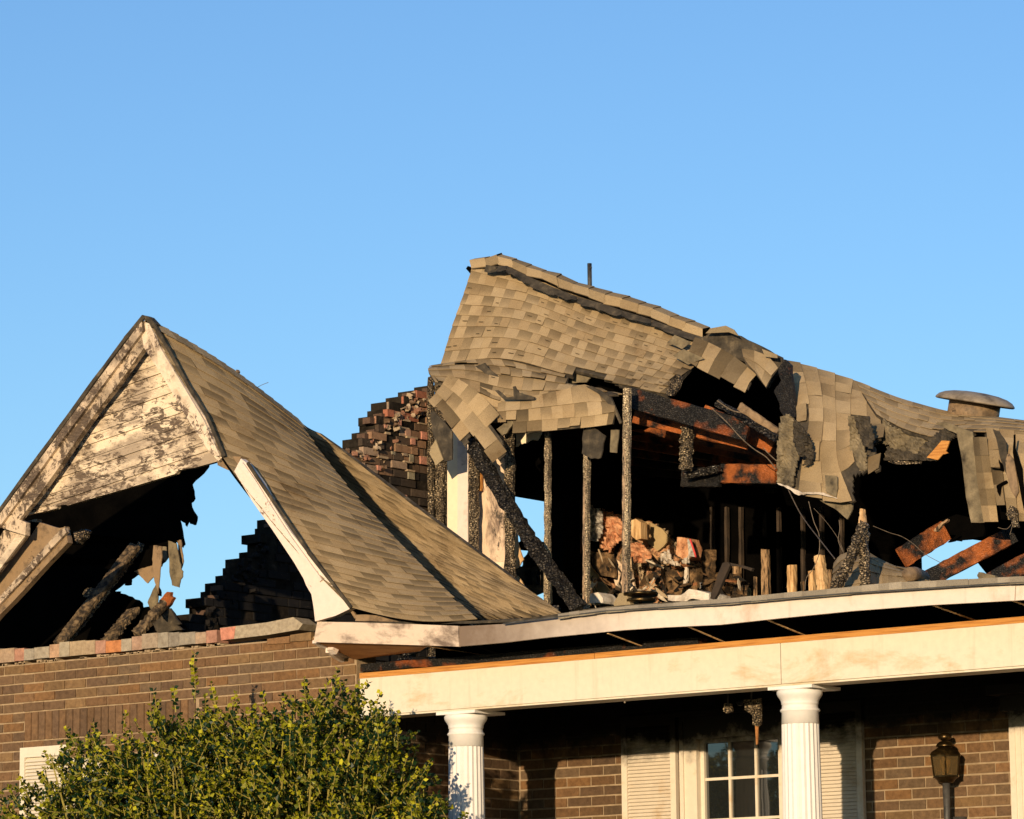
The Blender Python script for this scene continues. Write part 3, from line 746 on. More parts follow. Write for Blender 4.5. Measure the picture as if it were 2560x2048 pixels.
# raised moulding along the rake
mb.prism(pl(z1, [(955, 140), (640, 565), (300, 1030), (0, 1440), (-60, 1530), (-10, 1535), (60, 1440), (340, 1050), (680, 590), (965, 205)], YF-.035), (0, .024, 0))
mb.build('rake_board', 'weathered_rake', wroof, label='left rake board, grey and peeling')
mb = MB()
rr_ = [(975, 135), (1010, 150), (1100, 330), (1180, 470), (1260, 600), (1330, 715), (1385, 800), (1440, 930), (1500, 1060), (1470, 1085), (1400, 1010), (1300, 860), (1200, 700), (1100, 520), (970, 322), (955, 240)]
mb.prism(pl(z1, rr_, YF-.012), (0, .045, 0))
mb.prism(pl(z1, [(980, 150), (1005, 160), (1090, 340), (1255, 615), (1372, 810), (1430, 940), (1480, 1050), (1450, 1050), (1345, 850), (1215, 640), (1060, 370), (985, 215)], YF-.034), (0, .021, 0))
mb.build('rake_board', 'worn_rake', wroof, label='right rake board above the burnt gap')
mb = MB()   # boxed stub between the two rakes
mb.prism(pl(z3, [(385, 410), (432, 378), (545, 382), (505, 488), (450, 470), (388, 440)], YF+.03), (0, .12, 0)); mb.build('rake_return', 'brown_board', wroof)
mb = MB()
fr = [(500, 480), (545, 395), (590, 432), (680, 560), (770, 720), (880, 890), (1000, 1040), (1100, 1170), (1190, 1290), (1285, 1405), (1180, 1455), (1045, 1492), (1035, 1400), (1020, 1310), (985, 1250), (965, 1200), (900, 1090), (760, 880), (620, 680)]
mb.prism(pl(z3, fr, YF-.02), (0, .05, 0))
mb.prism(pl(z3, [(555, 420), (640, 540), (760, 735), (880, 920), (1000, 1085), (1090, 1210), (1075, 1225), (985, 1100), (860, 935), (740, 750), (600, 540), (530, 440)], YF-.036), (0, .014, 0))
mb.build('rake_board', 'pale_rake', wroof, label='lower right rake board widening to a flared foot')
# dark edge of the shingles above the rakes
for ln_, y_ in (([z1(1012, 128), z1(1130, 320), z1(1270, 580), z1(1400, 790), z1(1512, 1055)], YF-.03), ([z3(590, 425), z3(770, 690), z3(1000, 1025), z3(1290, 1400)], YF-.03)):
    mb = MB()
    for a, b_ in zip(ln_, ln_[1:]): mb.beam(Y(*a, y_), Y(*b_, y_), .022, .012, 3, .002, upv=(0, 1, 0))
    mb.build('drip_edge', 'felt', wroof)
# gap under the curled corner of the shingles
mb = MB(); mb.prism(pl(z3, [(1240, 1315), (1300, 1400), (1320, 1470), (1700, 1500), (1560, 1430)], YF+.12), (0, .3, 0)); mb.build('eave_blocking', 'soot', wroof)
mb = MB(); mb.beam(YZ(z3, 1330, 1468, -.3), YZ(z3, 1640, 1478, -.3), .03, .04, 6, .003); mb.beam(YZ(z3, 1280, 1395, -.3), YZ(z3, 1325, 1470, -.3), .02, .02, 2, .002); mb.beam(YZ(z3, 1290, 1345, -.28), YZ(z3, 1690, 1492, -.3), .03, .03, 6, .004)
mb.build('charred_lath', 'brown_board', wroof)

# lower left: broken boxed eave of the wing
def poly(name, z, pts, y, th, mat, par=None, rag=0, label=None, cat=None, group=None, n=3):
    m_ = MB(); P = pl(z, pts, y)
    if rag: P = ragged(P, n, rag)
    m_.prism(P, (0, th, 0), (.32, .25, .15) if mat == 'shingle' else (1, 1, 1)); return m_.build(name, mat, par, label=label, cat=cat, group=group)
poly('soffit', z12, [(430, 243), (620, 300), (690, 296), (300, 720), (0, 1060), (-500, 1700), (-500, 1300), (0, 790), (300, 430)], -.20, .02, 'brown_board', house, .004, label='rough brown underside of the broken left eave')
poly('eave_board', z12, [(695, 285), (730, 460), (400, 810), (0, 1235), (-500, 1800), (-500, 1640), (0, 1050), (330, 700)], -.25, .05, 'brown_board', house, .003)
poly('eave_moulding', z12, [(640, 330), (700, 300), (716, 350), (0, 1120), (-500, 1700), (-500, 1640), (0, 1040)], -.275, .03, 'weathered_rake', house, .002)
poly('eave_board', z12, [(60, 300), (150, 335), (280, 375), (0, 745), (-500, 1400), (-500, 900), (0, 400)], -.30, .04, 'weathered_rake', house, .003)
poly('eave_moulding', z12, [(200, 345), (282, 375), (0, 745), (-400, 1250), (-400, 1130), (0, 640)], -.325, .02, 'weathered_siding', house, .002)
poly('eave_blocking', z12, [(270, 235), (400, 205), (400, 260), (300, 330)], -.1, .05, 'brown_board', house, .003)
mb = MB(); mb.prism(pl(z12, [(-400, 200), (430, 240), (0, 800), (-500, 1500)], -.12), (0, .02, 0)); mb.build('eave_blocking', 'soot', house)
def rump(name, z, pts, y, mat, par, amp=.012, cell=.03, seed=1, col=(1, 1, 1)):
    cell *= .6; amp *= .7
    r = random.Random(seed); P = [z(*q) for q in pts]; yf = y if callable(y) else (lambda a, b_: y)
    x0, x1 = min(p[0] for p in P), max(p[0] for p in P); y0, y1 = min(p[1] for p in P), max(p[1] for p in P)
    st = cell*280; nx = max(3, int((x1-x0)/st)); ny = max(3, int((y1-y0)/st)); V = {}; vs = []; q2 = []
    ph = [r.uniform(0, 6) for _ in range(4)]
    for i in range(nx+1):
        for j in range(ny+1):
            X_ = x0+(x1-x0)*i/nx+r.uniform(-.35, .35)*st; Y_ = y0+(y1-y0)*j/ny+r.uniform(-.35, .35)*st
            V[i, j] = len(vs); q2.append((X_, Y_)); vs.append(Y(X_, Y_, yf(X_, Y_)+r.uniform(-amp, amp)+.02*math.sin(X_*.11+ph[0]+.03*Y_)))
    n0 = len(vs); vs = vs+[p+np.array([0, .012, 0]) for p in vs]; fs = []; ed = {}
    for i in range(nx):
        for j in range(ny):
            q = [V[i, j], V[i+1, j], V[i+1, j+1], V[i, j+1]]; c = np.mean([q2[k] for k in q], axis=0)
            if inpoly(c[0], c[1], P):
                fs += [(q[0], q[3], q[2]), (q[0], q[2], q[1]), tuple(k+n0 for k in (q[0], q[2], q[3])), tuple(k+n0 for k in (q[0], q[1], q[2]))]
                for a, b_ in zip(q, q[1:]+q[:1]): ed[(a, b_)] = 1
    for (a, b_) in ed:
        if (b_, a) not in ed: fs.append((a, b_, b_+n0, a+n0))
    m_ = MB(); m_.add(vs, fs, col); return m_.build(name, mat, par)
def timber(name, z, a, b_, y, wd, mat, par=None, label=None, cat=None, group=None, seg=16, jit=.006, th=None, taper=1, bend=None):
    """a, b_ zoom pixels of the centre line; wd = width in disp px; y depth(s)"""
    ya, yb = y if isinstance(y, tuple) else (y, y)
    p, q = YZ(z, *a, ya), YZ(z, *b_, yb); dist = (np.dot(p-CAM, fw))/F; w_ = wd*dist
    m_ = MB(); m_.beam(p, q, w_, th or w_*.9, seg, jit, upv=(0, 1, .001) if abs((q-p)[1]) < .9*np.linalg.norm(q-p) else (0, 0, 1), taper=taper, bend=bend)
    return m_.build(name, mat, par, label=label, cat=cat, group=group)
timber('charred_rafter', z12, (1460, 490), (630, 1560), (.9, .35), 25, 'burnt_beam', house, seg=60, jit=.003, th=.035)
timber('charred_rafter', z12, (1530, 480), (700, 1560), (.98, .42), 11, 'char_fine', house, seg=60, jit=.007, th=.04)
timber('charred_rafter', z12, (1780, 1100), (1470, 1450), (.7, .5), 22, 'burnt_beam', house, seg=24, jit=.006, th=.04)
timber('charred_rafter', z12, (1440, 1190), (1160, 1520), (1.0, .7), 34, 'burnt_beam', house, seg=26, jit=.009, th=.04)
poly('split_end', z12, [(1720, 1080), (1800, 990), (1838, 992), (1835, 1035), (1870, 1055), (1800, 1160), (1725, 1190)], .68, .03, 'char_wood_half', house, .004)
poly('roof_scrap', z12, [(1170, 978), (1230, 985), (1275, 985), (1280, 1005), (1400, 1040), (1510, 1105), (1520, 1160), (1600, 1150), (1700, 1150), (1820, 1165), (1880, 1250), (1945, 1335), (1985, 1395), (1985, 1460), (900, 1560), (950, 1200)], 1.3, .03, 'soot', house, .006)
poly('roof_scrap', z12, [(1820, 1165), (1880, 1250), (1945, 1335), (1905, 1350), (1980, 1400), (1700, 1430), (1640, 1330), (1740, 1250)], 1.2, .02, 'felt', house, .004)
poly('charred_knot', z12, [(895, 990), (940, 950), (980, 960), (985, 1010), (940, 1050), (900, 1040)], .62, .06, 'char_fine', house, .006)
# scraps of shingle hanging from the burnt edge
SC = [[(1655, 490), (1745, 500), (1745, 610), (1735, 700), (1715, 880), (1705, 1010), (1665, 880), (1650, 740), (1640, 640)],
      [(1815, 440), (1900, 470), (1930, 620), (1950, 740), (1972, 770), (1968, 830), (1945, 860), (1930, 944), (1880, 930), (1855, 920), (1825, 780)],
      [(1912, 440), (1950, 430), (1962, 560), (1978, 660), (1950, 748), (1925, 600)],
      [(1740, 500), (1790, 505), (1805, 630), (1780, 670), (1750, 600)],
      [(1445, 770), (1530, 735), (1610, 715), (1655, 700), (1665, 820), (1590, 900), (1520, 830)],
      [(1685, 895), (1705, 960), (1700, 1100), (1690, 1250), (1640, 1215), (1590, 1105), (1630, 1010)]]
for i, P in enumerate(SC): poly('hanging_shingle', z12, P, .75+.05*i, .008, ['brown_board', 'grey_felt'][i % 2], wroof, .003)
poly('hanging_felt', z12, [(1300, 840), (1330, 800), (1380, 800), (1415, 850), (1415, 915), (1345, 922), (1340, 890)], .9, .008, 'soot', wroof, .004)
poly('hanging_felt', z12, [(1700, 880), (1730, 970), (1735, 1040), (1700, 1030)], .9, .008, 'soot', wroof, .004)
poly('hanging_felt', z12, [(1300, 700), (1500, 560), (1660, 520), (1660, 700), (1560, 730), (1440, 770), (1390, 800), (1350, 790)], 1.0, .008, 'soot', wroof, .008)
poly('hanging_felt', z12, [(1600, 480), (1900, 440), (1900, 480), (1800, 640), (1740, 720), (1650, 640)], .95, .008, 'soot', wroof, .008)
poly('charred_block', z12, [(790, 345), (880, 315), (935, 330), (900, 400), (830, 470), (800, 420)], .3, .06, 'char_fine', house, .006)

# ------------------------------------------------------------------ MAIN HOUSE GABLE WALL (stepped brick, seen from inside)
mb = MB(); r = random.Random(6)
zlow = 3.9; z = zlow; k = 0
edgepts = [z3(205, 1500), z3(310, 1400), z3(385, 1290), z3(470, 1225), z3(520, 1130), z3(600, 1070), z3(660, 1010), z3(725, 930), z3(850, 800), z3(1285, 352), z3(1340, 300), z3(1490, 170), z3(1530, 70), z3(1640, 20), z3(1670, -20), z3(1800, -70)]
E2 = [(lambda q: (q[1], q[2]))(XP(a, b_, XG)) for a, b_ in edgepts]
def ystep(z_):
    for (ya, za), (yb, zb_) in zip(E2, E2[1:]):
        if za <= z_ <= zb_: return ya+(yb-ya)*(z_-za)/(zb_-za+1e-9)
    return E2[0][0] if z_ < E2[0][1] else E2[-1][0]
YEND = 4.62
while z < E2[-1][1]:
    ys = ystep(z+.03)+r.uniform(-.08, .10)+(.03 if k % 2 else 0)
    mb.box((XG-.2, ys+.01, z), (XG-.004, YEND, z+.0677), mi=1)
    a = ys
    if r.random() < .6:
        h_ = r.uniform(.02, .05); mb.box((XG-.1, ys-r.uniform(.02, .07), z), (XG-.005-r.uniform(0, .03), ys+.01, z+h_), (.10, .06, .04))
    while a < YEND-.01:
        L_ = r.choice([.09, .13, .193, .193]); q = min(a+L_, YEND)
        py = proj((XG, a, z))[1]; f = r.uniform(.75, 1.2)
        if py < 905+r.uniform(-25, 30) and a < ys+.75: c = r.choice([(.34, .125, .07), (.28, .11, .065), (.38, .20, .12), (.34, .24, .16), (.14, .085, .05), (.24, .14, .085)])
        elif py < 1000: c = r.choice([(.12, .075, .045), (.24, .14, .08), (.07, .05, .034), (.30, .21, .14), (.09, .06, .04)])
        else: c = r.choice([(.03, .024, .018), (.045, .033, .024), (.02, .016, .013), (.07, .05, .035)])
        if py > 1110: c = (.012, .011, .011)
        c = tuple(x*f for x in c); o = r.uniform(-.012, .022)
        mb.box((XG-.03, a+.004, z+.005), (XG+o, q-.004, z+.0627), c); a = q
        if r.random() < .3 and py < 1000:
            mb.box((XG-.02, a-.01, z-.006), (XG+o+.004+r.uniform(0, .012), min(a+r.uniform(.04, .15), YEND), z+r.uniform(.004, .014)), mi=2)
        if r.random() < .25 and 880 < py < 1060:
            mb.box((XG-.02, a-.02, z+r.uniform(0, .05)), (XG+o+.012, a+r.uniform(.01, .06), z+.068), (r.uniform(.25, .5),)*1+(.22, .15))
    z += .0677; k += 1
rr2 = random.Random(91)
for i in range(230):
    (ya, za), (yb, zb_) = rr2.choice(list(zip(E2, E2[1:]))); t = rr2.random(); y_ = ya+(yb-ya)*t+abs(rr2.gauss(.05, .12)); z_ = za+(zb_-za)*t-rr2.uniform(-.02, .16)
    if y_ > YEND-.03: continue
    p = np.array([XG+rr2.uniform(-.05, .02), y_, z_]); q = p+np.array([rr2.uniform(-.05, .05), rr2.uniform(-.05, .05), rr2.uniform(-.02, .03)])
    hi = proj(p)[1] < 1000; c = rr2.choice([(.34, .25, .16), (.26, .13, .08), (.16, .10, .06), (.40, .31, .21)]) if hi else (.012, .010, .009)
    mb.beam(p, q, rr2.uniform(.02, .05), rr2.uniform(.012, .035), 2, .007, col=c)
# part beyond the stud wall, with the window opening that shows the sky
mb.build('gable_wall', ['brick', 'sooty_mortar', 'mortar'], house, label='stepped broken brick gable, red at the top and black below')
w0 = XP(1084, 1100, XG)[1]; w1 = XP(1148, 1100, XG)[1]; wz1 = XP(1100, 1037, XG)[2]; wz0 = XP(1100, 1260, XG)[2]
mb = MB()
def gb(p, q, c, d): mb.box((XG-.2, p, c), (XG-.003, q, d))
slab_with_holes(mb, YEND+.003, 8.4, 3.9, 6.6, gb, [(w0, w1+.25, wz0, wz1)])
mb.build('gable_wall', ['soot'], house, label='blackened inner face of the gable wall with a burnt window opening')

# ------------------------------------------------------------------ MAIN ROOF
def G(z, row, ys): return [YZ(z, a, b_, y) for (a, b_), y in zip(row, ys)]
top = [(505, 130), (900, 262), (1350, 425), (1750, 545), (2160, 690)]
SF = Surf([G(z4, top, [5.17, 5.2, 5.2, 5.2, 5.15]),
           G(z4, [(432, 360), (850, 420), (1290, 580), (1690, 700), (2080, 830)], [5.02, 5.03, 5.02, 5.0, 4.95]),
           G(z4, [(355, 580), (790, 600), (1230, 740), (1620, 850), (1970, 940)], [4.88, 4.86, 4.84, 4.8, 4.76]),
           G(z4, [(278, 835), (700, 800), (1160, 915), (1540, 985), (1830, 1050)], [4.73, 4.66, 4.6, 4.56, 4.54])])
outl = [z4(*q) for q in [(480, 100), (2200, 660), (2200, 700), (2156, 705), (2050, 810), (1975, 850), (1925, 880), (1890, 930), (1830, 960), (1800, 1060), (1700, 1030), (1690, 1020), (1540, 990), (1320, 900), (1180, 880), (1130, 965), (900, 890), (560, 850), (270, 860)]]
mF = lambda x, y: inpoly(x, y, outl)
mb = MB(); deck(mb, SF, -.006, -.035, 40, mask=mF); mroof = mb.build('main_roof', 'felt', house, label='main roof slope that has slid down and folded over the stud wall')
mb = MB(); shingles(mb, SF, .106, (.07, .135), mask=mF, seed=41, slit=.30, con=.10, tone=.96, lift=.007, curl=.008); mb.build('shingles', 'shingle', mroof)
# ridge cap row with the split below it
mb = MB(); r = random.Random(8)
sil = [(505, 125), (600, 118), (680, 96), (780, 128), (880, 165), (980, 205), (1080, 230), (1190, 285), (1300, 315), (1420, 350), (1540, 380), (1650, 420), (1750, 450), (1870, 505), (1980, 545), (2080, 588)]
low = [(480, 190), (575, 185), (660, 165), (760, 190), (850, 240), (960, 262), (1060, 315), (1170, 350), (1270, 385), (1370, 430), (1480, 455), (1590, 490), (1690, 520), (1800, 570), (1900, 610), (2030, 655)]
for i in range(len(sil)-1):
    o = r.uniform(0, .02)
    A, B = YZ(z4, *sil[i], 5.27), YZ(z4, *sil[i+1], 5.27); C_, D = YZ(z4, *low[i+1], 5.12-o), YZ(z4, *low[i], 5.10-o*.5)
    M1, M2 = (A+D)/2-np.array([0, .05, -.02]), (B+C_)/2-np.array([0, .05, -.02])
    dn = np.array([.0, .22, -.22]); ov = (B-A)*.14+np.array([0, -.012, .007])
    f = r.uniform(.66, 1.0); c = tuple(q*f for q in r.choice(TL))
    vs = [D, C_+ov, M2+ov, M1, A, B+ov, A+dn, B+ov+dn, D+[0, .012, -.008], C_+ov+[0, .012, -.008]]
    mb.add(vs, [(0, 1, 2, 3), (3, 2, 5, 4), (4, 5, 7, 6), (8, 9, 1, 0)], cols=[c, c, c, c, tuple(q*.9 for q in c), tuple(q*.9 for q in c), c, c, (.05,)*3, (.05,)*3])
mb.build('ridge_cap', 'shingle', mroof)
mb = MB()
cr_ = [(575, 195), (720, 190), (800, 230), (880, 280), (1050, 345), (1200, 400), (1350, 445), (1500, 490), (1700, 555), (1900, 630), (2100, 700)]
crw = [26, 30, 30, 48, 34, 30, 36, 26, 30, 30, 44]
P = []; Q = []
for (a, b_), w_ in zip(cr_, crw):
    for kk in (0,): P.append(YZ(z4, a, b_-w_*.55, 5.085)); Q.append(YZ(z4, a-8, b_+w_*.7, 5.03))
for i in range(len(P)-1):
    for k in range(4):
        a, b_ = P[i]+(P[i+1]-P[i])*k/4, P[i]+(P[i+1]-P[i])*(k+1)/4; c_, d_ = Q[i]+(Q[i+1]-Q[i])*(k+1)/4, Q[i]+(Q[i+1]-Q[i])*k/4
        if k == 0: pj = np.zeros(3)
        nj = np.array([0, r.uniform(-.01, .01), r.uniform(-.018, .018)])
        mb.add([a, b_, c_+nj, d_+pj], [(0, 3, 2, 1)]); pj = nj
mb.build('ridge_split', 'felt', mroof)
# folded lower part
SI = Surf([G(z4, [(215, 845), (420, 815), (650, 800), (900, 850), (1140, 905), (1330, 965)], [4.70, 4.69, 4.68, 4.66, 4.64, 4.62]),
           G(z4, [(190, 880), (440, 880), (700, 915), (900, 940), (1120, 975), (1400, 1005)], [4.5, 4.5, 4.52, 4.5, 4.5, 4.5]),
           G(z4, [(235, 960), (470, 1010), (660, 1085), (880, 1110), (1080, 1065), (1500, 1050)], [4.34, 4.36, 4.36, 4.34, 4.34, 4.35])])
outI = [z4(*q) for q in [(150, 820), (300, 780), (700, 780), (1150, 860), (1110, 960), (1300, 985), (1500, 1045), (1300, 1020), (1080, 1060), (880, 1120), (700, 1110), (640, 1060), (480, 1010), (230, 965), (170, 900)]]
mI = lambda x, y: inpoly(x, y, outI)
mb = MB(); deck(mb, SI, -.006, -.02, 30, mask=mI); fo = mb.build('roof_fold', 'felt', house, label='crumpled fold of shingles over the stud tops')
mb = MB(); shingles(mb, SI, .12, (.10, .16), mask=mI, seed=43, con=.08, tone=.96, lift=.010, curl=.022, slit=.1); mb.build('shingles', 'shingle', fo)
SB = Surf([G(z4, [(660, 1100), (800, 1065), (930, 1045), (1100, 1010), (1250, 975), (1400, 1040)], [4.28, 4.29, 4.28, 4.27, 4.28, 4.33]),
           G(z4, [(660, 1190), (800, 1185), (950, 1170), (1120, 1155), (1290, 1140), (1450, 1120)], [4.22, 4.22, 4.21, 4.20, 4.20, 4.26]),
           G(z4, [(680, 1305), (800, 1300), (960, 1290), (1120, 1275), (1290, 1258), (1436, 1240)], [4.22, 4.21, 4.20, 4.20, 4.20, 4.24])])
outB = [z4(*q) for q in [(640, 1000), (1250, 950), (1330, 985), (1400, 1060), (1450, 1130), (1436, 1245), (800, 1305), (795, 1195), (640, 1190)]]
mB = lambda x, y: inpoly(x, y, outB)
mb = MB(); deck(mb, SB, -.006, -.02, 36, mask=mB); fl = mb.build('hanging_roof_flap', 'felt', house, label='front flap of shingles hanging over the wall studs')
mb = MB(); shingles(mb, SB, .115, (.09, .155), mask=mB, seed=47, lift=.006, curl=.004); mb.build('shingles', 'shingle', fl)
mb = MB(); mb.prism(pl(z4, [(1250, 985), (1290, 985), (1420, 1060), (1490, 1230), (1480, 1240), (1440, 1150), (1380, 1080), (1330, 1030)], 4.25), (0, .02, 0)); mb.build('flap_edge', 'felt', fl)
SA = Surf([G(z4, [(330, 905), (480, 990), (640, 1140), (780, 1330), (860, 1440)], [4.34, 4.26, 4.2, 4.16, 4.14]),
           G(z4, [(270, 1000), (390, 1110), (520, 1270), (650, 1440), (720, 1530)], [4.3, 4.2, 4.14, 4.1, 4.1]),
           G(z4, [(200, 1090), (310, 1220), (420, 1370), (540, 1540), (620, 1640)], [4.27, 4.16, 4.1, 4.08, 4.08])])
outA = [z4(*q) for q in [(300, 900), (460, 925), (640, 1015), (700, 1060), (730, 1110), (690, 1200), (640, 1185), (600, 1230), (690, 1360), (712, 1440), (660, 1480), (470, 1300), (440, 1395), (345, 1310), (260, 1130), (215, 1100), (270, 1000)]]
mA = lambda x, y: inpoly(x, y, outA)
mb = MB(); deck(mb, SA, -.006, -.018, 40, mask=mA); fa2 = mb.build('hanging_roof_flap', 'felt', house, label='corner flap of shingles set like diamonds')
mb = MB(); shingles(mb, SA, .12, (.11, .17), mask=mA, seed=49, lift=.006, curl=.004); mb.build('shingles', 'shingle', fa2)
SPa = Surf([G(z4, [(520, 980), (640, 1020), (760, 1050)], [4.40, 4.38, 4.38]), G(z4, [(540, 1230), (650, 1230), (760, 1230)], [4.30, 4.30, 4.30])])
mb = MB(); deck(mb, SPa, -.004, -.016, 8); shingles(mb, SPa, .12, (.10, .16), seed=77, lift=.006); mb.build('shingles', 'shingle', fo)
poly('felt_patch', z4, [(505, 850), (570, 828), (600, 870), (665, 920), (610, 950), (560, 890)], 4.5, .012, 'felt', fo, .003)
poly('felt_patch', z4, [(760, 990), (775, 985), (800, 1030), (910, 1060), (900, 1075), (700, 1075), (640, 1015), (660, 1012), (715, 1060), (765, 1055)], 4.22, .012, 'felt', fo, .003)
poly('roof_scrap', z4, [(650, 1275), (760, 1195), (765, 1230), (720, 1300), (690, 1320)], 4.24, .012, 'grey_felt', house, .005)
poly('roof_scrap', z4, [(205, 1165), (225, 1150), (350, 1290), (350, 1480), (265, 1505), (215, 1280)], 4.12, .012, 'felt', house, .004)
poly('roof_scrap', z4, [(205, 1395), (240, 1345), (290, 1480), (240, 1522), (200, 1440)], 4.10, .012, 'shingle', house, .003)
poly('roof_scrap', z4, [(1235, 1285), (1300, 1265), (1385, 1320), (1350, 1470), (1290, 1475), (1225, 1440)], 4.25, .012, 'felt', house, .005)
poly('roof_scrap', z4, [(1420, 1280), (1475, 1280), (1460, 1435), (1415, 1430)], 4.28, .01, 'grey_felt', house, .003)
poly('roof_scrap', z4, [(1185, 885), (1310, 905), (1255, 960), (1120, 965)], 4.70, .012, 'grey_felt', house, .004)
poly('roof_scrap', z4, [(1130, 960), (1200, 880), (1500, 990), (1520, 1050), (1300, 985)], 4.9, .012, 'soot', house, .004)
# darker mis-matched shingles near the hole, and burnt patch at the ridge
for P, m_, y_ in (([(1800, 690), (1850, 640), (1960, 690), (1900, 735)], 'grey_felt', 4.93), ([(1840, 780), (1910, 735), (2050, 800), (1940, 840)], 'grey_felt', 4.82),
                  ([(570, 210), (580, 168), (655, 180), (620, 220)], 'felt', 5.05), ([(1080, 0), (1, 1), (2, 2)], None, 0)):
    if m_: poly('felt_patch', z4, P, y_, .006, m_, mroof, .002)
poly('ridge_felt', z5, [(-20, 255), (60, 215), (170, 215), (240, 240), (380, 310), (520, 385), (530, 480), (470, 520), (430, 590), (340, 500), (300, 430), (180, 370), (90, 330), (-20, 270)], 4.98, .03, 'felt', mroof, .008)
r = random.Random(3)
for P, t in (([(10, 225), (40, 190), (140, 172), (200, 200), (240, 245), (170, 218)], 0), 
             ([(390, 330), (500, 370), (505, 395), (420, 385)], 0)):
    m_ = MB(); P3 = pl(z5, P, 4.9-.05*t); f = r.uniform(.72, .92); c = tuple(q*f for q in (.32, .245, .145)); m_.prism([p+np.array([0, (p[2]-P3[0][2])*.25, 0]) for p in P3], (0, .01, 0), c); m_.build('loose_shingle', 'shingle', mroof)
SQ = Surf([G(z5, [(-60, 250), (60, 300), (170, 360), (270, 430), (350, 490), (400, 560)], [4.98, 4.96, 4.93, 4.9, 4.87, 4.85]),
           G(z5, [(-90, 330), (20, 380), (120, 430), (215, 500), (300, 550), (350, 600)], [4.90, 4.88, 4.85, 4.82, 4.8, 4.78]),
           G(z5, [(-120, 410), (-20, 470), (80, 520), (170, 570), (270, 620), (320, 660)], [4.84, 4.82, 4.79, 4.76, 4.74, 4.72])])
oQ = [z5(*q) for q in [(-60, 270), (0, 290), (90, 310), (135, 345), (200, 385), (270, 430), (345, 485), (295, 602), (200, 550), (110, 490), (60, 445), (0, 400), (-60, 380)]]
mQ = lambda x, y: inpoly(x, y, oQ)
mb = MB(); deck(mb, SQ, -.004, -.016, 40, mask=mQ); sq = mb.build('roof_lip', 'felt', mroof, label='curling lip of shingles over the dark hole')
for o_ in [sq]:
    m_ = MB(); shingles(m_, SQ, .16, (.12, .18), mask=mQ, seed=45, lift=.006, curl=.004, tone=.95)
    m_.build('roof_lip_shingles', 'shingle', mroof)
SQ3 = Surf([G(z5, [(255, 330), (350, 345), (440, 390), (500, 460)], [4.96, 4.94, 4.92, 4.9]), G(z5, [(265, 385), (350, 425), (410, 475), (455, 520)], [4.88, 4.86, 4.84, 4.83]), G(z5, [(290, 430), (340, 480), (390, 550), (420, 590)], [4.82, 4.8, 4.78, 4.77])])
mb = MB(); deck(mb, SQ3, -.004, -.014, 12); shingles(mb, SQ3, .15, (.11, .17), seed=79, lift=.006, curl=.01, tone=.85); mb.build('loose_shingle', 'shingle', mroof)
poly('torn_edge', z4, [(1790, 1040), (1810, 960), (1870, 905), (1890, 930), (1880, 990), (1835, 1050)], 4.5, .03, 'char_fine', mroof, .006)

# --- right-hand half: slopes that droop into hanging curtains
R1 = Surf([G(z5, [(545, 405), (700, 445), (880, 500), (1060, 560), (1230, 640)], [5.2, 5.22, 5.22, 5.2, 5.2]),
           G(z5, [(590, 600), (740, 600), (880, 640), (1040, 680), (1200, 730)], [4.9, 4.92, 4.95, 4.95, 4.97]),
           G(z5, [(625, 800), (760, 800), (890, 830), (1040, 840), (1215, 850)], [4.66, 4.66, 4.68, 4.72, 4.78]),
           G(z5, [(560, 1050), (730, 1080), (900, 1090), (1050, 1010), (1200, 980)], [4.5, 4.48, 4.46, 4.55, 4.6]),
           G(z5, [(500, 1290), (720, 1340), (1000, 1360), (1080, 1200), (1180, 1140)], [4.42, 4.4, 4.38, 4.46, 4.5])])
oR1 = [z5(*q) for q in [(560, 380), (1240, 620), (1220, 850), (1215, 900), (1140, 960), (1160, 1040), (1190, 1145), (1090, 1150), (1000, 1180), (1005, 1355), (900, 1350), (880, 1330), (700, 1290), (640, 1310), (590, 1270), (490, 1240), (480, 1100), (500, 1000), (520, 800), (600, 790), (580, 560)]]
class Sw:                     # same surface with u and v exchanged, so that courses run down the curtain
    def __init__(s, S): s.G = np.transpose(S.G, (1, 0, 2)); s.n = np.transpose(S.n, (1, 0, 2)); s.N = S.N; s.Lu, s.Lv = S.Lv, S.Lu
    at = Surf.at
mR1 = lambda x, y: inpoly(x, y, oR1)
mb = MB(); deck(mb, R1, -.006, -.03, 40, mask=mR1); cu = mb.build('roof_curtain', 'felt', house, label='long curtain of shingles hanging from the collapsed ridge')
oR1s = [z5(*q) for q in [(560, 380), (1240, 620), (1215, 860), (1200, 900), (1140, 960), (1190, 1145), (1110, 1145), (1130, 1000), (1110, 790), (1010, 785), (1060, 990), (985, 1180), (1005, 1360), (690, 1330), (705, 1100), (735, 1010), (700, 920), (640, 850), (600, 700), (580, 560)]]
mb = MB(); shingles(mb, Sw(R1), .135, (.14, .22), mask=lambda x, y: inpoly(x, y, oR1s), seed=51, lift=.007, curl=.006, tone=1.0); mb.build('shingles', 'shingle', cu)
poly('charred_strip', z5, [(540, 400), (585, 440), (600, 600), (620, 790), (560, 800), (520, 760), (500, 680), (470, 620), (520, 540), (500, 470)], 4.72, .03, 'char_wood', cu, .006)
rump('torn_felt', z5, [(515, 790), (570, 770), (620, 830), (650, 930), (640, 1050), (620, 1120), (600, 1230), (590, 1270), (490, 1235), (490, 1060), (500, 900)], 4.40, 'grey_felt', cu, .010, .022, 5)
rump('torn_felt', z5, [(600, 800), (660, 850), (725, 960), (735, 1060), (715, 1115), (665, 1110), (690, 1060), (640, 1055), (600, 950)], 4.385, 'felt', cu, .014, .018, 6)
rump('torn_felt', z5, [(970, 780), (1040, 785), (1050, 900), (1085, 1000), (1095, 1150), (1000, 1175), (985, 1000)], 4.50, 'grey_felt', cu, .010, .022, 7)
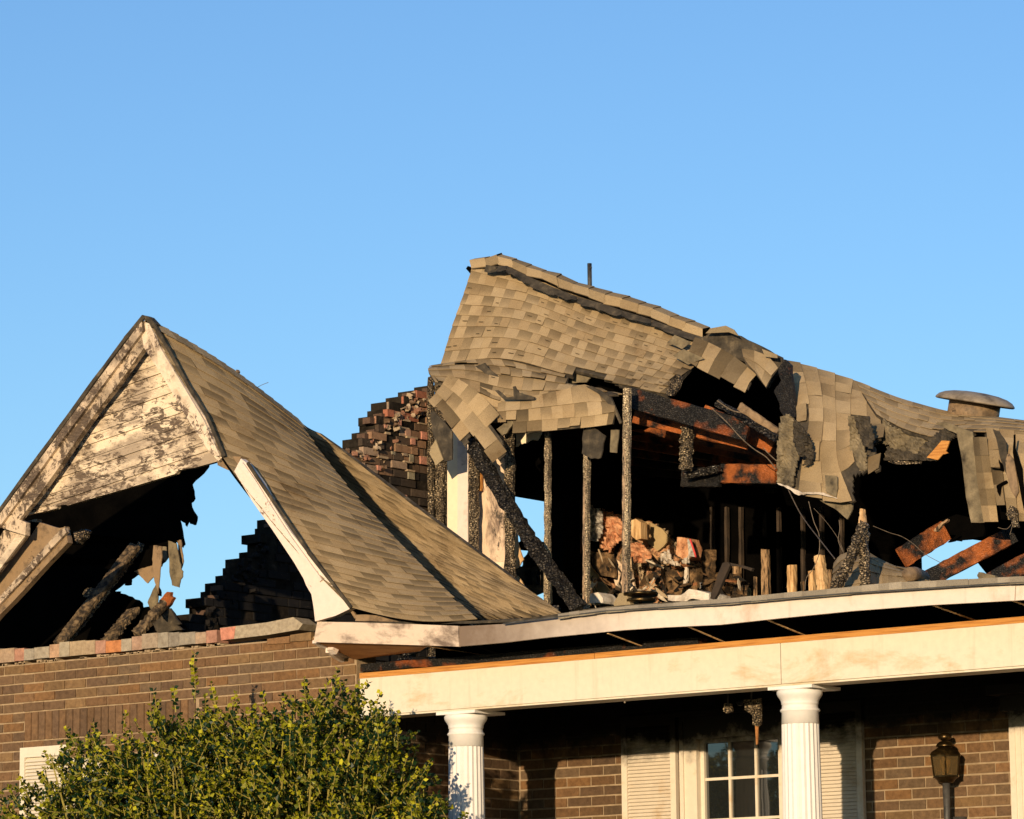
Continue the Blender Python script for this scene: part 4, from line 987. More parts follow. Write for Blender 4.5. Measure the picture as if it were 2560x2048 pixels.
rump('torn_felt', z5, [(1015, 785), (1110, 785), (1145, 930), (1130, 1000), (1080, 990), (1040, 900)], 4.48, 'felt', cu, .010, .020, 8)
poly('ragged_hem', z5, [(490, 1235), (560, 1250), (660, 1298), (800, 1298), (890, 1332), (900, 1342), (800, 1315), (690, 1307), (640, 1318), (560, 1270)], 4.37, .02, 'white_debris', cu, .005)
poly('torn_felt', z5, [(770, 1340), (1005, 1358), (1000, 1410), (965, 1478), (900, 1420), (820, 1375)], 4.45, .012, 'grey_felt', cu, .003)
poly('dark_shingle', z5, [(815, 1180), (895, 1185), (900, 1270), (890, 1330), (820, 1290)], 4.37, .006, 'grey_felt', cu, .002)
R2 = Surf([G(z5, [(1020, 545), (1280, 648), (1450, 700), (1620, 745), (1800, 775), (1980, 790), (2300, 830)], [5.2, 5.22, 5.24, 5.25, 5.25, 5.24, 5.2]),
           G(z5, [(1080, 650), (1280, 740), (1450, 790), (1620, 830), (1800, 830), (1980, 840), (2300, 870)], [5.0, 4.98, 4.98, 4.98, 4.96, 4.95, 4.95]),
           G(z5, [(1160, 770), (1260, 830), (1400, 890), (1560, 925), (1700, 900), (1900, 900), (2300, 920)], [4.82, 4.76, 4.72, 4.7, 4.68, 4.7, 4.72])])
oR2 = [z5(*q) for q in [(1000, 520), (2400, 780), (2400, 960), (1960, 930), (1880, 880), (1700, 900), (1620, 870), (1530, 945), (1400, 895), (1240, 835), (1150, 800)]]
mR2 = lambda x, y: inpoly(x, y, oR2)
mb = MB(); deck(mb, R2, -.006, -.03, 40, mask=mR2); rs = mb.build('sagging_roof', 'felt', house, label='sagging right end of the main roof below the round vent')
mb = MB(); shingles(mb, R2, .12, (.10, .16), mask=mR2, seed=53, lift=.007, curl=.008); mb.build('shingles', 'shingle', rs)
rump('torn_felt', z5, [(1210, 800), (1260, 850), (1400, 895), (1530, 940), (1490, 1000), (1440, 1060), (1230, 1075), (1215, 1060), (1240, 980), (1150, 960), (1200, 900)], 4.74, 'grey_felt', rs, .012, .025, 9)
rump('torn_felt', z5, [(1260, 1000), (1430, 1035), (1490, 960), (1600, 870), (1660, 878), (1705, 905), (1640, 960), (1500, 1062), (1575, 1080), (1210, 1082), (1240, 985)], 4.66, 'felt', rs, .010, .022, 10)
poly('bare_decking', z5, [(1500, 1062), (1600, 948), (1655, 950), (1628, 1020), (1645, 1032), (1610, 1040), (1575, 1078)], 4.63, .012, 'fresh_wood', rs, .002)
poly('torn_felt', z5, [(1235, 1085), (1470, 1090), (1460, 1105), (1300, 1108)], 4.66, .012, 'char_fine', rs, .004)
poly('torn_felt', z5, [(1560, 830), (1620, 820), (1810, 890), (1815, 930), (1700, 900), (1650, 880)], 4.62, .012, 'grey_felt', rs, .003)
# three hanging strips at the far right
poly('hanging_strip', z5, [(1700, 890), (1810, 900), (1830, 1100), (1870, 1300), (1890, 1500), (1800, 1500), (1765, 1330), (1740, 1100)], 4.50, .012, 'grey_felt', house, .002, label='plain grey strip of roofing hanging down')
def hang(name, rows, outl_, seed, label, sw=True, expo=.115, tab=(.10, .16), tone=1.0):
    S_ = Surf(rows); o_ = [z5(*q) for q in outl_]; mk = lambda x, y: inpoly(x, y, o_)
    m_ = MB(); deck(m_, S_, -.006, -.02, 36, mask=mk); ob = m_.build(name, 'felt', house, label=label)
    m_ = MB(); shingles(m_, Sw(S_) if sw else S_, expo, tab, mask=mk, seed=seed, lift=.006, curl=.004, tone=tone); m_.build('shingles', 'shingle', ob); return ob
hang('hanging_strip', [G(z5, [(1812, 925), (1860, 925), (1912, 930)], [4.5, 4.48, 4.5]), G(z5, [(1840, 1200), (1890, 1200), (1945, 1200)], [4.47, 4.45, 4.47]), G(z5, [(1885, 1496), (1930, 1496), (1980, 1496)], [4.46, 4.44, 4.46])],
     [(1800, 920), (1905, 920), (1930, 1100), (1950, 1260), (1985, 1500), (1880, 1500), (1850, 1300), (1835, 1100)], 55, 'narrow two-course strip of shingles hanging down')
hang('hanging_strip', [G(z5, [(1900, 860), (2050, 880), (2250, 900), (2400, 920)], [4.6, 4.6, 4.6, 4.6]), G(z5, [(1930, 1100), (2060, 1100), (2200, 1110), (2400, 1120)], [4.44, 4.42, 4.42, 4.42]), G(z5, [(1990, 1490), (2100, 1490), (2200, 1495), (2400, 1500)], [4.42, 4.4, 4.4, 4.4])],
     [(1900, 850), (2400, 880), (2400, 1540), (2156, 1500), (2125, 1495), (2090, 1440), (2060, 1395), (2010, 1330), (1960, 1300), (1960, 1230), (1925, 1190), (1925, 1030), (1905, 930)], 57, 'wide tattered curtain of shingles at the right edge')
for P, m_, y_ in (([(1945, 870), (1985, 880), (2035, 960), (2045, 1130), (2040, 1180), (2000, 1080), (1975, 960)], 'felt', 4.40), ([(1985, 1075), (2010, 1110), (2018, 1155), (1930, 1132), (1935, 1128), (1995, 1135)], 'soot', 4.39),
                  ([(2050, 1030), (2090, 1090), (2110, 1220), (2120, 1290), (2100, 1335), (2070, 1290), (2040, 1180), (2030, 1080)], 'brown_board', 4.38), ([(2085, 910), (2095, 905), (2095, 1000), (2140, 1130), (2170, 1400), (2156, 1420), (2110, 1180), (2080, 1030)], 'soot', 4.37),
                  ([(1970, 1250), (2035, 1215), (2045, 1230), (2005, 1250), (1990, 1320), (1975, 1290)], 'soot', 4.38), ([(1960, 1310), (2030, 1330), (2060, 1400), (2040, 1480), (1985, 1480)], 'soot', 4.6)):
    poly('torn_felt', z5, P, y_, .01, m_, house, .003)
poly('charred_knot', z5, [(2035, 1440), (2060, 1385), (2090, 1400), (2095, 1470), (2110, 1530), (2085, 1535), (2065, 1470)], 4.3, .04, 'char_fine', house, .004)
# rear slope: from the ridge down to the back wall (seen from inside as black boards)
rear = Surf([[Y(985, 560, 5.25), Y(1241, 640, 5.3), Y(1640, 772, 5.3), Y(1980, 870, 5.33), Y(2156, 895, 5.3)],
             [XP(1010, 700, XG)*0+np.array([XG+.05, 7.0, 6.6]), np.array([-2.6, 7.0, 6.5]), np.array([-.6, 7.0, 6.0]), np.array([.9, 7.0, 5.6]), np.array([1.9, 7.0, 5.5])],
             [np.array([XG+.05, 8.55, 5.6]), np.array([-2.6, 8.55, 5.5]), np.array([-.8, 8.55, 5.2]), Y(1900, 1135, 8.4), Y(2120, 1130, 8.2)]], 24)
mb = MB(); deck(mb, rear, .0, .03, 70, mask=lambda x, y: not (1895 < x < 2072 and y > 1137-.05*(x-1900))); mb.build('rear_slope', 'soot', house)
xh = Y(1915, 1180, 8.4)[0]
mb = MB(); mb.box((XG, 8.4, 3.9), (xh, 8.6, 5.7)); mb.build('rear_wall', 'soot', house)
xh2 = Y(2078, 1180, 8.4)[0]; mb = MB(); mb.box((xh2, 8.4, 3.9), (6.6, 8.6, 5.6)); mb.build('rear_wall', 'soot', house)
# round vent and the pipe
ax = rt*0+np.array([0, 0, 1.0])
vc = YZ(z5, 1815, 760, 5.35); ta = rad(-9)
sx = rt*math.cos(ta)+up*math.sin(ta); sz = -rt*math.sin(ta)+up*math.cos(ta); sy = np.cross(sz, sx); A3 = np.array([sx, sy, sz]).T
mb = MB(); mb.lathe(vc, [(.195, -.10), (.195, .10)], 28, axis=A3, mi=1)  # neck in brown, painting in a reflection and the shade under the cap
mb.lathe(vc+sz*.070, [(.20, .020), (.290, .0), (.300, .006), (.297, .018), (.276, .040), (.235, .060), (.17, .075), (.08, .084), (.0, .086)], 40, axis=A3)
mb.build('roof_vent', ['galvanised', 'brown_board'], rs, label='round mushroom vent cap tilted on the ridge')
mb = MB(); pp = YZ(z4, 1279, 320, 5.45); mb.tube([pp-np.array([0, 0, .4]), pp, pp+np.array([0, 0, .2]), YZ(z4, 1279, 192, 5.45)], .0185, 12); mb.build('vent_pipe', 'pipe_iron', mroof)

# ------------------------------------------------------------------ STUD WALL AND INTERIOR
def stud(cx_top, py_top, cx_bot, wd, mat, y=YS, seg=34, jit=.005, th=.04, bot=None, label=None, taper=1, name='wall_stud', side=None):
    p = Y(cx_top, py_top, y); q = Y(cx_bot, bot or 1300, y)
    if bot is None: q[2] = ZF-.05
    w_ = max(.012, (wd*np.dot(p-CAM, fw)/F-th*math.sin(TH))/math.cos(TH))
    m_ = MB(); m_.beam(q, p, w_, th, seg, jit, upv=(0, 1, 0), taper=taper)
    if side:
        for k, f_ in enumerate(m_.f):
            if len(f_) == 4:
                a_, b__, c_ = (np.array(m_.v[f_[0]]), np.array(m_.v[f_[1]]), np.array(m_.v[f_[2]])); cx_ = (a_+b__+c_+np.array(m_.v[f_[3]]))/4
                if cx_[0]-(p[0]+q[0])/2 > w_*.12: m_.m[k] = 1
        mat = [mat, side]
    return m_.build(name, mat, house, label=label)
stud(907, 795, 908, 15, 'char_fine', y=4.5, jit=.007); stud(927, 800, 928, 25, 'char_fine', y=4.55, jit=.009)
stud(997, 925, 998, 22, 'char_fine', jit=.007); stud(1073, 895, 1072, 23, 'char_fine', y=4.36, jit=.009)
stud(1154, 911, 1149, 15, 'char_pale', jit=.004)
stud(1236, 900, 1231, 16, 'half_charred', y=4.42, jit=.003, side='char_pale'); stud(1321, 818, 1314, 18, 'half_charred', y=4.3, jit=.003, side='char_pale')
timber('wall_stud', z6, (1008, 900), (1012, 1240), (4.46, 4.46), 7, 'pale_wood', house, jit=.002)
timber('wall_stud', z6, (1262, 800), (1262, 1230), (4.5, 4.5), 8, 'plywood', house, jit=.002)
timber('charred_hanger', z4, (1938, 1262), (1925, 1550), (4.75, 4.75), 22, 'char_fine', house, seg=16, jit=.011)
timber('charred_brace', z6, (500, 185), (1205, 1270), (4.2, 4.2), 25, 'char', house, seg=50, jit=.011, label='charred brace leaning across the studs', bend=(.0, 0, -.05))
# plaster panels between the studs
poly('drywall_panel', z6, [(318, 60), (460, 60), (462, 1000), (318, 1000)], 4.5, .012, 'drywall', house, 0)
poly('drywall_panel', z6, [(386, 62), (458, 62), (458, 1000), (386, 1000)], 4.488, .010, 'pale_rake', house, .002)
poly('drywall_panel', z6, [(528, 100), (706, 100), (706, 960), (640, 965), (528, 1010)], 4.5, .012, 'drywall_sooty', house, .002, label='scorched wall panel between the charred studs')
timber('wall_stud', z6, (538, 240), (540, 480), 4.46, 8, 'fresh_wood', house, jit=.002)
poly('drywall_panel', z4, [(782, 1240), (960, 1240), (950, 1310), (925, 1350), (890, 1345), (850, 1370), (815, 1375), (782, 1395)], 4.55, .012, 'drywall', house, .004)
poly('drywall_panel', z6, [(770, 640), (800, 700), (790, 780), (805, 870), (832, 940), (790, 1000), (760, 1020)], 4.48, .012, 'pale_wood', house, .005)
poly('drywall_panel', z6, [(770, 1040), (800, 1060), (840, 1130), (900, 1300), (770, 1300)], 4.48, .012, 'pale_wood', house, .004)
poly('drywall_panel', z6, [(560, 960), (706, 960), (706, 1060), (560, 1060)], 4.46, .012, 'drywall', house, .003)
# headers and joists under the broken roof
def board(z, a, b_, y, h, th, mat, name='charred_header', label=None, seg=14, jit=.003):
    ya, yb = y if isinstance(y, tuple) else (y, y); p, q = YZ(z, *a, ya), YZ(z, *b_, yb)
    m_ = MB(); m_.beam(p, q, th, h, seg, jit, upv=(0, 0, 1)); return m_.build(name, mat, house, label=label)
board(z4, (1535, 1060), (2350, 1290), (4.5, 4.75), .155, .04, 'char_wood')
board(z4, (1580, 1190), (2350, 1370), (4.75, 5.0), .10, .04, 'char_wood_half')
board(z5, (-10, 760), (470, 980), (4.9, 5.1), .13, .04, 'char_wood_half')
board(z5, (90, 690), (500, 940), (4.7, 4.7), .05, .04, 'char', jit=.006)
board(z5, (240, 720), (500, 900), (4.8, 4.8), .07, .03, 'brown_board', jit=.004)
board(z4, (1905, 1600), (2160, 1600), (4.95, 4.95), .145, .04, 'char_wood')
board(z5, (120, 1170), (488, 1175), (4.95, 4.95), .145, .045, 'char_wood_half')
board(z4, (1930, 1590), (2156, 1540), (4.85, 4.85), .05, .05, 'char', jit=.008)
for k in range(7): board(z5, (-560+k*15, 830+k*62), (490, 1040+k*38), (5.6+.25*k, 5.6+.25*k), .09, .04, 'char_wood_half' if k < 3 else 'char_wood', name='ceiling_joist')
mb = MB(); mb.box((XG+.02, 4.7, 6.35), (-2.9, 8.3, 6.39)); mb.build('ceiling', 'soot', house)
poly('ceiling', z6, [(770, -60), (1000, -60), (1000, 505), (900, 500), (775, 478)], 5.3, .02, 'soot', house, .002)
for P, y_ in (([(1130, 500), (1215, 540), (1215, 1230), (1130, 1230)], 6.6), ):
    poly('partition', z6, P, y_, .03, 'dark_plywood', house, .003)
mb = MB(); a = Y(1170, 1200, 7.05)[0]; b_ = Y(1610, 1200, 7.05)[0]
mb.box((a, 7.05, ZF-.03), (b_, 7.09, 6.2)); mb.build('partition', 'soot', house)
# window silhouettes in the gable wall opening
poly('window_rubble', z6, [(780, 830), (840, 805), (900, 830), (960, 820), (975, 900), (900, 890), (780, 870)], 5.7, .02, 'soot', house, .004)
poly('window_rubble', z6, [(780, 985), (820, 990), (830, 930), (860, 890), (930, 890), (950, 960), (965, 1160), (780, 1220)], 5.6, .02, 'debris_grey' if 'debris_grey' in MATS else 'felt', house, .006)
for P in (([(855, 905), (925, 905), (930, 985), (850, 985)]), ([(835, 1010), (890, 1005), (890, 1110), (850, 1110)]), ([(915, 1010), (945, 1010), (945, 1110), (915, 1105)])):
    poly('broken_pane', z6, P, 5.55, .008, 'window_glass', house, .002)

def rv_(r):
    v = np.array([r.gauss(0, 1), r.gauss(0, 1), r.gauss(0, 1)]); return v/np.linalg.norm(v)
# interior partition studs, cut off where their sunlit part ends
for (cx_, wd, mat, tp) in ((1612, 20, 'stud_wood', 1157), (1667, 21, 'pale_wood', 1190), (1710, 17, 'pale_wood', 1202), (1577, 8, 'tan_panel', 1238), (1551, 20, 'stud_wood', 1192), (1746, 14, 'stud_wood', 1200), (1640, 12, 'soot', 1120)):
    stud(cx_, tp, cx_, wd, mat, y=6.9, seg=20, jit=.004, th=.05)
for cx_ in (1500, 1530, 1560, 1640, 1690, 1730, 1772, 1815): stud(cx_, 1068, cx_, 11, 'dark_plywood', y=6.98, seg=12, jit=.003, th=.04)  # dark studs put in for the shaded tops of the cut ones
for cx_, tp_, wd_ in ((1590, 1215, 8), (1690, 1225, 7), (1530, 1228, 9), (1728, 1192, 10)): stud(cx_, tp_, cx_, wd_, 'stud_wood', y=6.85, seg=12, jit=.005, th=.03)
timber('splintered_stud', z11, (1612, 510), (1640, 760), 5.6, 17, 'pale_wood', house, jit=.004, taper=1.15)

def loose(name, label, cat, z, pts, y, th, mat, rag=.004, group=None, n=3):
    return poly(name, z, pts, y, th, mat, None, rag, label, cat, group, n)
def crumple(name, label, cat, z, pts, y, mat, amp=.06, seed=1, group=None, mats2=None, cell=.045):
    """crumpled sheet filling the outline"""
    r = random.Random(seed); P = [z(*q) for q in pts]
    x0, x1 = min(p[0] for p in P), max(p[0] for p in P); y0, y1 = min(p[1] for p in P), max(p[1] for p in P)
    st = cell*270; nx = max(2, int((x1-x0)/st)); ny = max(2, int((y1-y0)/st)); V = {}
    vs = []; m_ = MB()
    for i in range(nx+1):
        for j in range(ny+1):
            X_ = x0+(x1-x0)*i/nx+r.uniform(-.3, .3)*st; Y_ = y0+(y1-y0)*j/ny+r.uniform(-.3, .3)*st
            V[i, j] = len(vs); vs.append((Y(X_, Y_, y+r.uniform(-amp, amp)), (X_, Y_)))
    pts3 = [v[0] for v in vs]; n0 = len(pts3); pts3 = pts3+[p+np.array([0, .008, 0]) for p in pts3]
    fs = []
    for i in range(nx):
        for j in range(ny):
            q = [V[i, j], V[i+1, j], V[i+1, j+1], V[i, j+1]]
            c = np.mean([vs[k][1] for k in q], axis=0)
            if inpoly(c[0], c[1], P):
                for t in ((q[0], q[3], q[2]), (q[0], q[2], q[1])): fs.append(t); fs.append(tuple(k+n0 for k in reversed(t)))
                for a, b_ in zip(q, q[1:]+q[:1]): fs.append((a, b_, b_+n0, a+n0))
    m_.add(pts3, fs); return m_.build(name, mat, None, label, cat, group)
YD = 6.75
def wallboard():
    m, n, b = newmat('burnt_wallboard')
    f = nnoise(n, 3.6, 9, .62, dist=1.2)
    c = ramp(n, f, [(0.0, (.008, .006, .005)), (.36, (.02, .014, .009)), (.40, (.14, .08, .04)), (.44, (.42, .20, .09)), (.475, (.62, .34, .18)), (.52, (.30, .20, .10)), (.55, (.04, .025, .015)), (.58, (.58, .44, .27)), (.63, (.14, .08, .04)), (.68, (.012, .01, .008))], 'CONSTANT')
    g = nnoise(n, 26, 7, .7); c = mixc(n, 1.0, c, ramp(n, g, [(.34, (.35, .3, .27)), (.5, (.9, .9, .9)), (.7, (1.15, 1.1, 1.05))]), 'MULTIPLY')
    n.links.new(c, b.inputs['Base Color']); b.inputs['Roughness'].default_value = .9; bump(n, b, f, .12)
wallboard()
rump('burnt_wallboard', z11, [(50, 170), (150, 200), (200, 225), (240, 222), (300, 262), (370, 255), (440, 275), (520, 300), (560, 340), (640, 400), (720, 385), (780, 420), (800, 520), (830, 560), (830, 700), (870, 760), (870, 860), (50, 870)], 6.90, 'burnt_wallboard', house, .016, .04, 31)
crumple('insulation', 'peach coloured torn insulation bulging beside the third charred stud', 'insulation', z11, [(120, 215), (235, 225), (285, 290), (290, 400), (230, 440), (200, 490), (130, 450), (110, 330)], YD, 'insulation', .03, 3, cell=.018)
crumple('insulation', 'silvery foil faced insulation at the left edge of the lit debris', 'insulation', z11, [(55, 175), (150, 205), (150, 300), (140, 400), (60, 410)], YD-.1, 'foil_paper', .03, 4, cell=.018)
crumple('insulation', 'orange clump of insulation right of the tallest stud', 'insulation', z11, [(330, 430), (400, 420), (470, 490), (480, 520), (430, 560), (340, 550)], YD-.15, 'insulation', .035, 5, cell=.018)
loose('panel', 'tan board with a shadowed top edge behind the debris', 'board', z11, [(430, 280), (480, 290), (545, 325), (590, 370), (600, 400), (560, 450), (520, 480), (440, 410)], YD+.1, .02, 'tan_panel')
loose('wood_block', 'short bright block of timber standing in the debris', 'wood block', z11, [(345, 272), (375, 262), (410, 285), (412, 395), (380, 405), (345, 375)], YD-.2, .09, 'pale_wood', .002)
loose('jagged_wood', 'jagged yellowish splinter of wood between block and tan board', 'wood', z11, [(432, 285), (460, 290), (455, 350), (470, 380), (450, 405), (430, 380)], YD-.05, .03, 'pale_wood', .004)
crumple('paper_sheet', 'curled cream paper lying over the brown boxes', 'paper', z11, [(540, 500), (600, 470), (620, 540), (680, 560), (700, 520), (735, 515), (730, 560), (640, 575), (540, 550)], YD-.3, 'white_debris', .02, 6, cell=.014)
c = loose('carton', 'brown carton with a red stripe propped up in the debris', 'carton', z11, [(655, 385), (730, 395), (780, 520), (700, 535), (645, 500)], YD-.2, .15, 'insulation')
loose('carton', 'grey carton flap edged by a red strip', 'carton', z11, [(722, 400), (742, 400), (782, 520), (730, 515)], YD-.24, .02, 'foil_paper')
m_ = MB(); m_.tube(pl(z11, [(742, 400), (762, 460), (782, 522)], YD-.27), .008, 6); m_.build('ribbon', 'red_strip', None, 'thin red strip beside the grey carton flap', 'strip')
loose('box_stack', 'dark brown box standing under the curled paper', 'box', z11, [(555, 580), (700, 570), (705, 780), (575, 780)], YD-.1, .2, 'debris_brown')
loose('box_stack', 'darker brown box at the right of the debris heap', 'box', z11, [(722, 580), (790, 600), (790, 750), (715, 770)], YD-.1, .2, 'debris_brown')
loose('white_slat', 'narrow white slat standing between two brown boxes', 'slat', z11, [(703, 590), (724, 588), (722, 680), (700, 720), (695, 700)], YD-.15, .02, 'white_debris')
loose('white_slat', 'small white slat right of the darker brown box', 'slat', z11, [(806, 690), (826, 690), (826, 760), (806, 760)], YD-.15, .02, 'white_debris')
loose('plaster_slab', 'large pale slab lying in front of the brown boxes', 'plaster slab', z11, [(585, 775), (680, 775), (735, 735), (870, 765), (875, 820), (760, 800), (700, 820), (590, 810)], 5.4, .3, 'white_debris', .006)
loose('plaster_slab', 'small pale slab behind the foot of the second lit stud', 'plaster slab', z11, [(55, 765), (120, 757), (150, 790), (150, 830), (60, 830)], 5.4, .2, 'white_debris', .006)
loose('board_scrap', 'olive brown board fragment under the peach insulation', 'board', z11, [(70, 480), (210, 500), (235, 560), (230, 660), (130, 640), (80, 560)], YD-.1, .03, 'debris_brown')
loose('panel', 'grey tan panel leaning behind the third stud', 'board', z11, [(60, 560), (120, 640), (215, 760), (220, 840), (60, 840)], YD-.05, .02, 'tan_panel')
loose('panel', 'narrow dull panel behind the foot of the tallest stud', 'board', z11, [(205, 600), (240, 530), (270, 560), (350, 620), (375, 740), (250, 750)], YD-.02, .02, 'drywall_sooty')
crumple('rubble_heap', 'heap of splintered brown scraps left of the folded board', 'rubble', z11, [(820, 480), (900, 490), (930, 640), (1000, 760), (960, 800), (860, 800), (830, 700)], YD-.2, 'debris_brown', .09, 10)
crumple('rubble_heap', 'reddish splinters at the right of the folded board', 'rubble', z11, [(1000, 650), (1100, 640), (1130, 780), (1010, 790)], YD-.1, 'debris_brown', .06, 15)
simple('scrap', [(0.3, (.55, .5, .45)), (0.7, (1.1, 1.05, 1.0))], 25, .85, .01, 60, use_attr=True)
mb = MB(); r = random.Random(88)
PAL = [(.45, .20, .09), (.55, .32, .16), (.62, .50, .34), (.16, .10, .05), (.05, .035, .02), (.02, .016, .012), (.30, .17, .08), (.68, .60, .48), (.05, .035, .02), (.02, .016, .012), (.15, .09, .045), (.012, .01, .008), (.012, .01, .008)]
for i in range(130):
    X_ = r.uniform(60, 1130) if r.random() < .35 else r.uniform(60, 800); Y_ = 860-(r.random()**1.6)*(330 if X_ < 800 else 260)
    y_ = YD-.35+.5*(860-Y_)/430*.6+r.uniform(-.1, .1); c0 = YZ(z11, X_, Y_, y_)
    a = rv_(r); b__ = rv_(r); b__ = np.cross(a, b__); b__ /= np.linalg.norm(b__); L_, W_ = r.uniform(.02, .13), r.uniform(.008, .035)
    n_ = r.choice([4, 5, 6]); P = []
    for k in range(n_):
        t = 2*math.pi*k/n_+r.uniform(-.3, .3); P.append(c0+a*math.cos(t)*L_*r.uniform(.6, 1.1)+b__*math.sin(t)*W_*r.uniform(.6, 1.2))
    e = np.cross(a, b__)*r.uniform(.004, .015); nq = len(P)
    f = r.uniform(.6, 1.1); col = tuple(q*f for q in r.choice(PAL))
    mb.add(P+[p+e for p in P], [tuple(range(nq-1, -1, -1)), tuple(range(nq, 2*nq))]+[(k, (k+1) % nq, (k+1) % nq+nq, k+nq) for k in range(nq)], col)
mb.build('debris', 'scrap', None, 'scattered scorched scraps among the attic debris', 'debris', kind='stuff')
# black rubble on the attic floor behind the eave
mb = MB(); r = random.Random(23)
for i in range(170):
    x = r.uniform(-3.2, 3.5); y = r.uniform(1.9, 4.1); p = np.array([x, y, ZF-.03+r.random()**2*.24]); q = p+np.array([r.uniform(-.28, .28), r.uniform(-.2, .2), r.uniform(-.06, .12)])
    mb.beam(p, q, r.uniform(.02, .08), r.uniform(.015, .05), 4, .008)
mb.build('charred_rubble', 'char', None, 'black charred rubble covering the attic floor behind the eave', 'rubble', kind='stuff')
# stool with round seat
st = thing('round_stool', 'small round charred stool standing in the attic debris', 'stool', Y(1363, 1285, 4.0))
mb = MB(); c = YZ(z11, 408, 760, 4.0); mb.lathe(c, [(.13, -.025), (.135, -.01), (.13, .0)], 24); mb.build('seat', 'old_brass', st)
mb = MB(); mb.lathe(c, [(.10, -.075), (.115, -.07), (.115, -.05), (.10, -.045)], 24); mb.build('ring', 'old_brass', st)
mb = MB(); mb.tube([c-np.array([0, 0, .4]), c-np.array([0, 0, .03])], .012, 8); mb.build('leg', 'old_brass', st)
# shingle cone at the foot of the tallest stud
loose('fallen_shingle', 'folded shingle piece leaning at the foot of the tallest stud', 'shingle', z6, [(1440, 1230), (1475, 1170), (1520, 1160), (1555, 1250), (1555, 1300), (1440, 1310)], 3.9, .05, 'shingle', .004)
loose('grey_board', 'dull grey board leaning up to the right, lower half of a folded pair', 'board', z11, [(878, 800), (880, 770), (960, 560), (1000, 555), (1010, 575), (930, 760), (905, 810)], 4.6, .03, 'dark_plywood', .003)
loose('grey_board', 'dull grey board pointing right, upper half of a folded pair', 'board', z11, [(1000, 556), (1160, 595), (1155, 615), (1060, 580), (1010, 580)], 4.62, .03, 'dark_plywood', .003)
# charred Y-shaped remains near the eave
yb = thing('charred_fork', 'charred forked timber with a bare orange tip standing near the eave', 'timber', Y(1812, 1240, 1.5))
def tw(name, z, a, b_, y, wd, mat, par, seg=20, jit=.007, taper=1, bend=None):
    p, q = YZ(z, *a, y), YZ(z, *b_, y); w_ = wd*np.dot(p-CAM, fw)/F; m_ = MB(); m_.beam(p, q, w_, w_, seg, jit, upv=(0, 1, 0), taper=taper, bend=bend); return m_.build(name, mat, par)
tw('upright', z7, (1085, 1060), (1078, 560), 1.5, 17, 'char_fine', yb, taper=.9)
tw('tip', z7, (1070, 580), (1068, 465), 1.5, 14, 'pale_wood', yb, 8, .003, taper=.55)
tw('branch', z7, (1085, 560), (850, 1060), 1.45, 18, 'char_fine', yb, 30, .009, bend=(0, 0, -.03))
# crumpled shingles behind the eave at the right
SX = Surf([G(z7, [(875, 830), (930, 770), (1070, 745), (1180, 800), (1290, 850), (1400, 870), (1520, 945)], [2.3, 2.2, 2.0, 2.1, 2.0, 1.9, 2.0]),
           G(z7, [(870, 930), (950, 880), (1060, 850), (1180, 880), (1300, 900), (1400, 930), (1530, 970)], [1.9, 1.8, 1.75, 1.9, 1.7, 1.6, 1.7]),
           G(z7, [(850, 1060), (960, 1060), (1080, 1050), (1200, 1050), (1320, 1030), (1420, 1030), (1540, 1020)], [1.6, 1.6, 1.55, 1.7, 1.5, 1.5, 1.5])])
fs_ = thing('fallen_roofing', 'crumpled sheet of fallen shingles slumped behind the eave', 'roofing', Y(1880, 1240, 1.8))
mb = MB(); deck(mb, SX, -.004, -.012, 24); mb.build('underlay', 'felt', fs_)
mb = MB(); shingles(mb, SX, .13, (.12, .2), seed=61, lift=.006, tone=.85, curl=.01); mb.build('shingles', 'shingle', fs_)
ro = MB(); ro.tube([YZ(z7, 1380, 905, 1.4), YZ(z7, 1420, 905, 1.6), YZ(z7, 1470, 930, 1.9)], .045, 16, r1=.05); ro.build('rolled_shingle', 'brown_board', None, 'rolled up shingle end beside the fallen roofing', 'shingle')
# collapsed rafters against the gap of sky
for nm, z, a, b_, y_, h, lab in (('fallen_rafter', z7, (1330, 795), (1625, 612), 4.9, .15, 'upper fallen rafter with raw orange face left of the sky gap'),
                            ('fallen_rafter', z7, (1440, 975), (2090, 632), 4.7, .125, 'long fallen rafter with raw orange face crossing the sky gap'),
                            ('fallen_rafter', z7, (1900, 975), (2500, 650), 4.5, .13, 'lowest fallen rafter at the right edge above the eave')):
    p, q = YZ(z, *a, y_), YZ(z, *b_, y_+.3); m_ = MB(); m_.beam(p, q, .045, h, 16, .004, upv=(0, 0, 1)); m_.build(nm, 'char_wood_half', None, lab, 'rafter', 'collapsed rafters')
    m_ = MB(); o = np.array([0, -.01, h*.56]); m_.beam(p+o, q+o, .06, .03, 16, .008, upv=(0, 0, 1)); m_.build('charred_edge', 'char', None, lab.replace('with raw orange face', 'char crust on its top'), 'char crust') if False else None
loose('roof_scrap', 'black ragged scrap of roof above the sky gap', 'roof scrap', z7, [(1550, 640), (1700, 640), (1640, 690), (1700, 672), (1790, 670), (1880, 650), (1900, 560), (1700, 500), (1560, 560)], 5.2, .03, 'soot', .005)
loose('charred_stub', 'thin splinter with pale tip above the upper fallen rafter', 'splinter', z7, [(1545, 610), (1600, 555), (1640, 532), (1640, 545), (1600, 575), (1570, 620)], 4.7, .03, 'stud_wood', .003)
loose('board_scrap', 'pale scrap lying on the eave at the right', 'board', z7, [(1840, 915), (1850, 890), (1900, 900), (1960, 915), (1960, 930), (1850, 935)], 1.0, .03, 'grey_felt', .003)
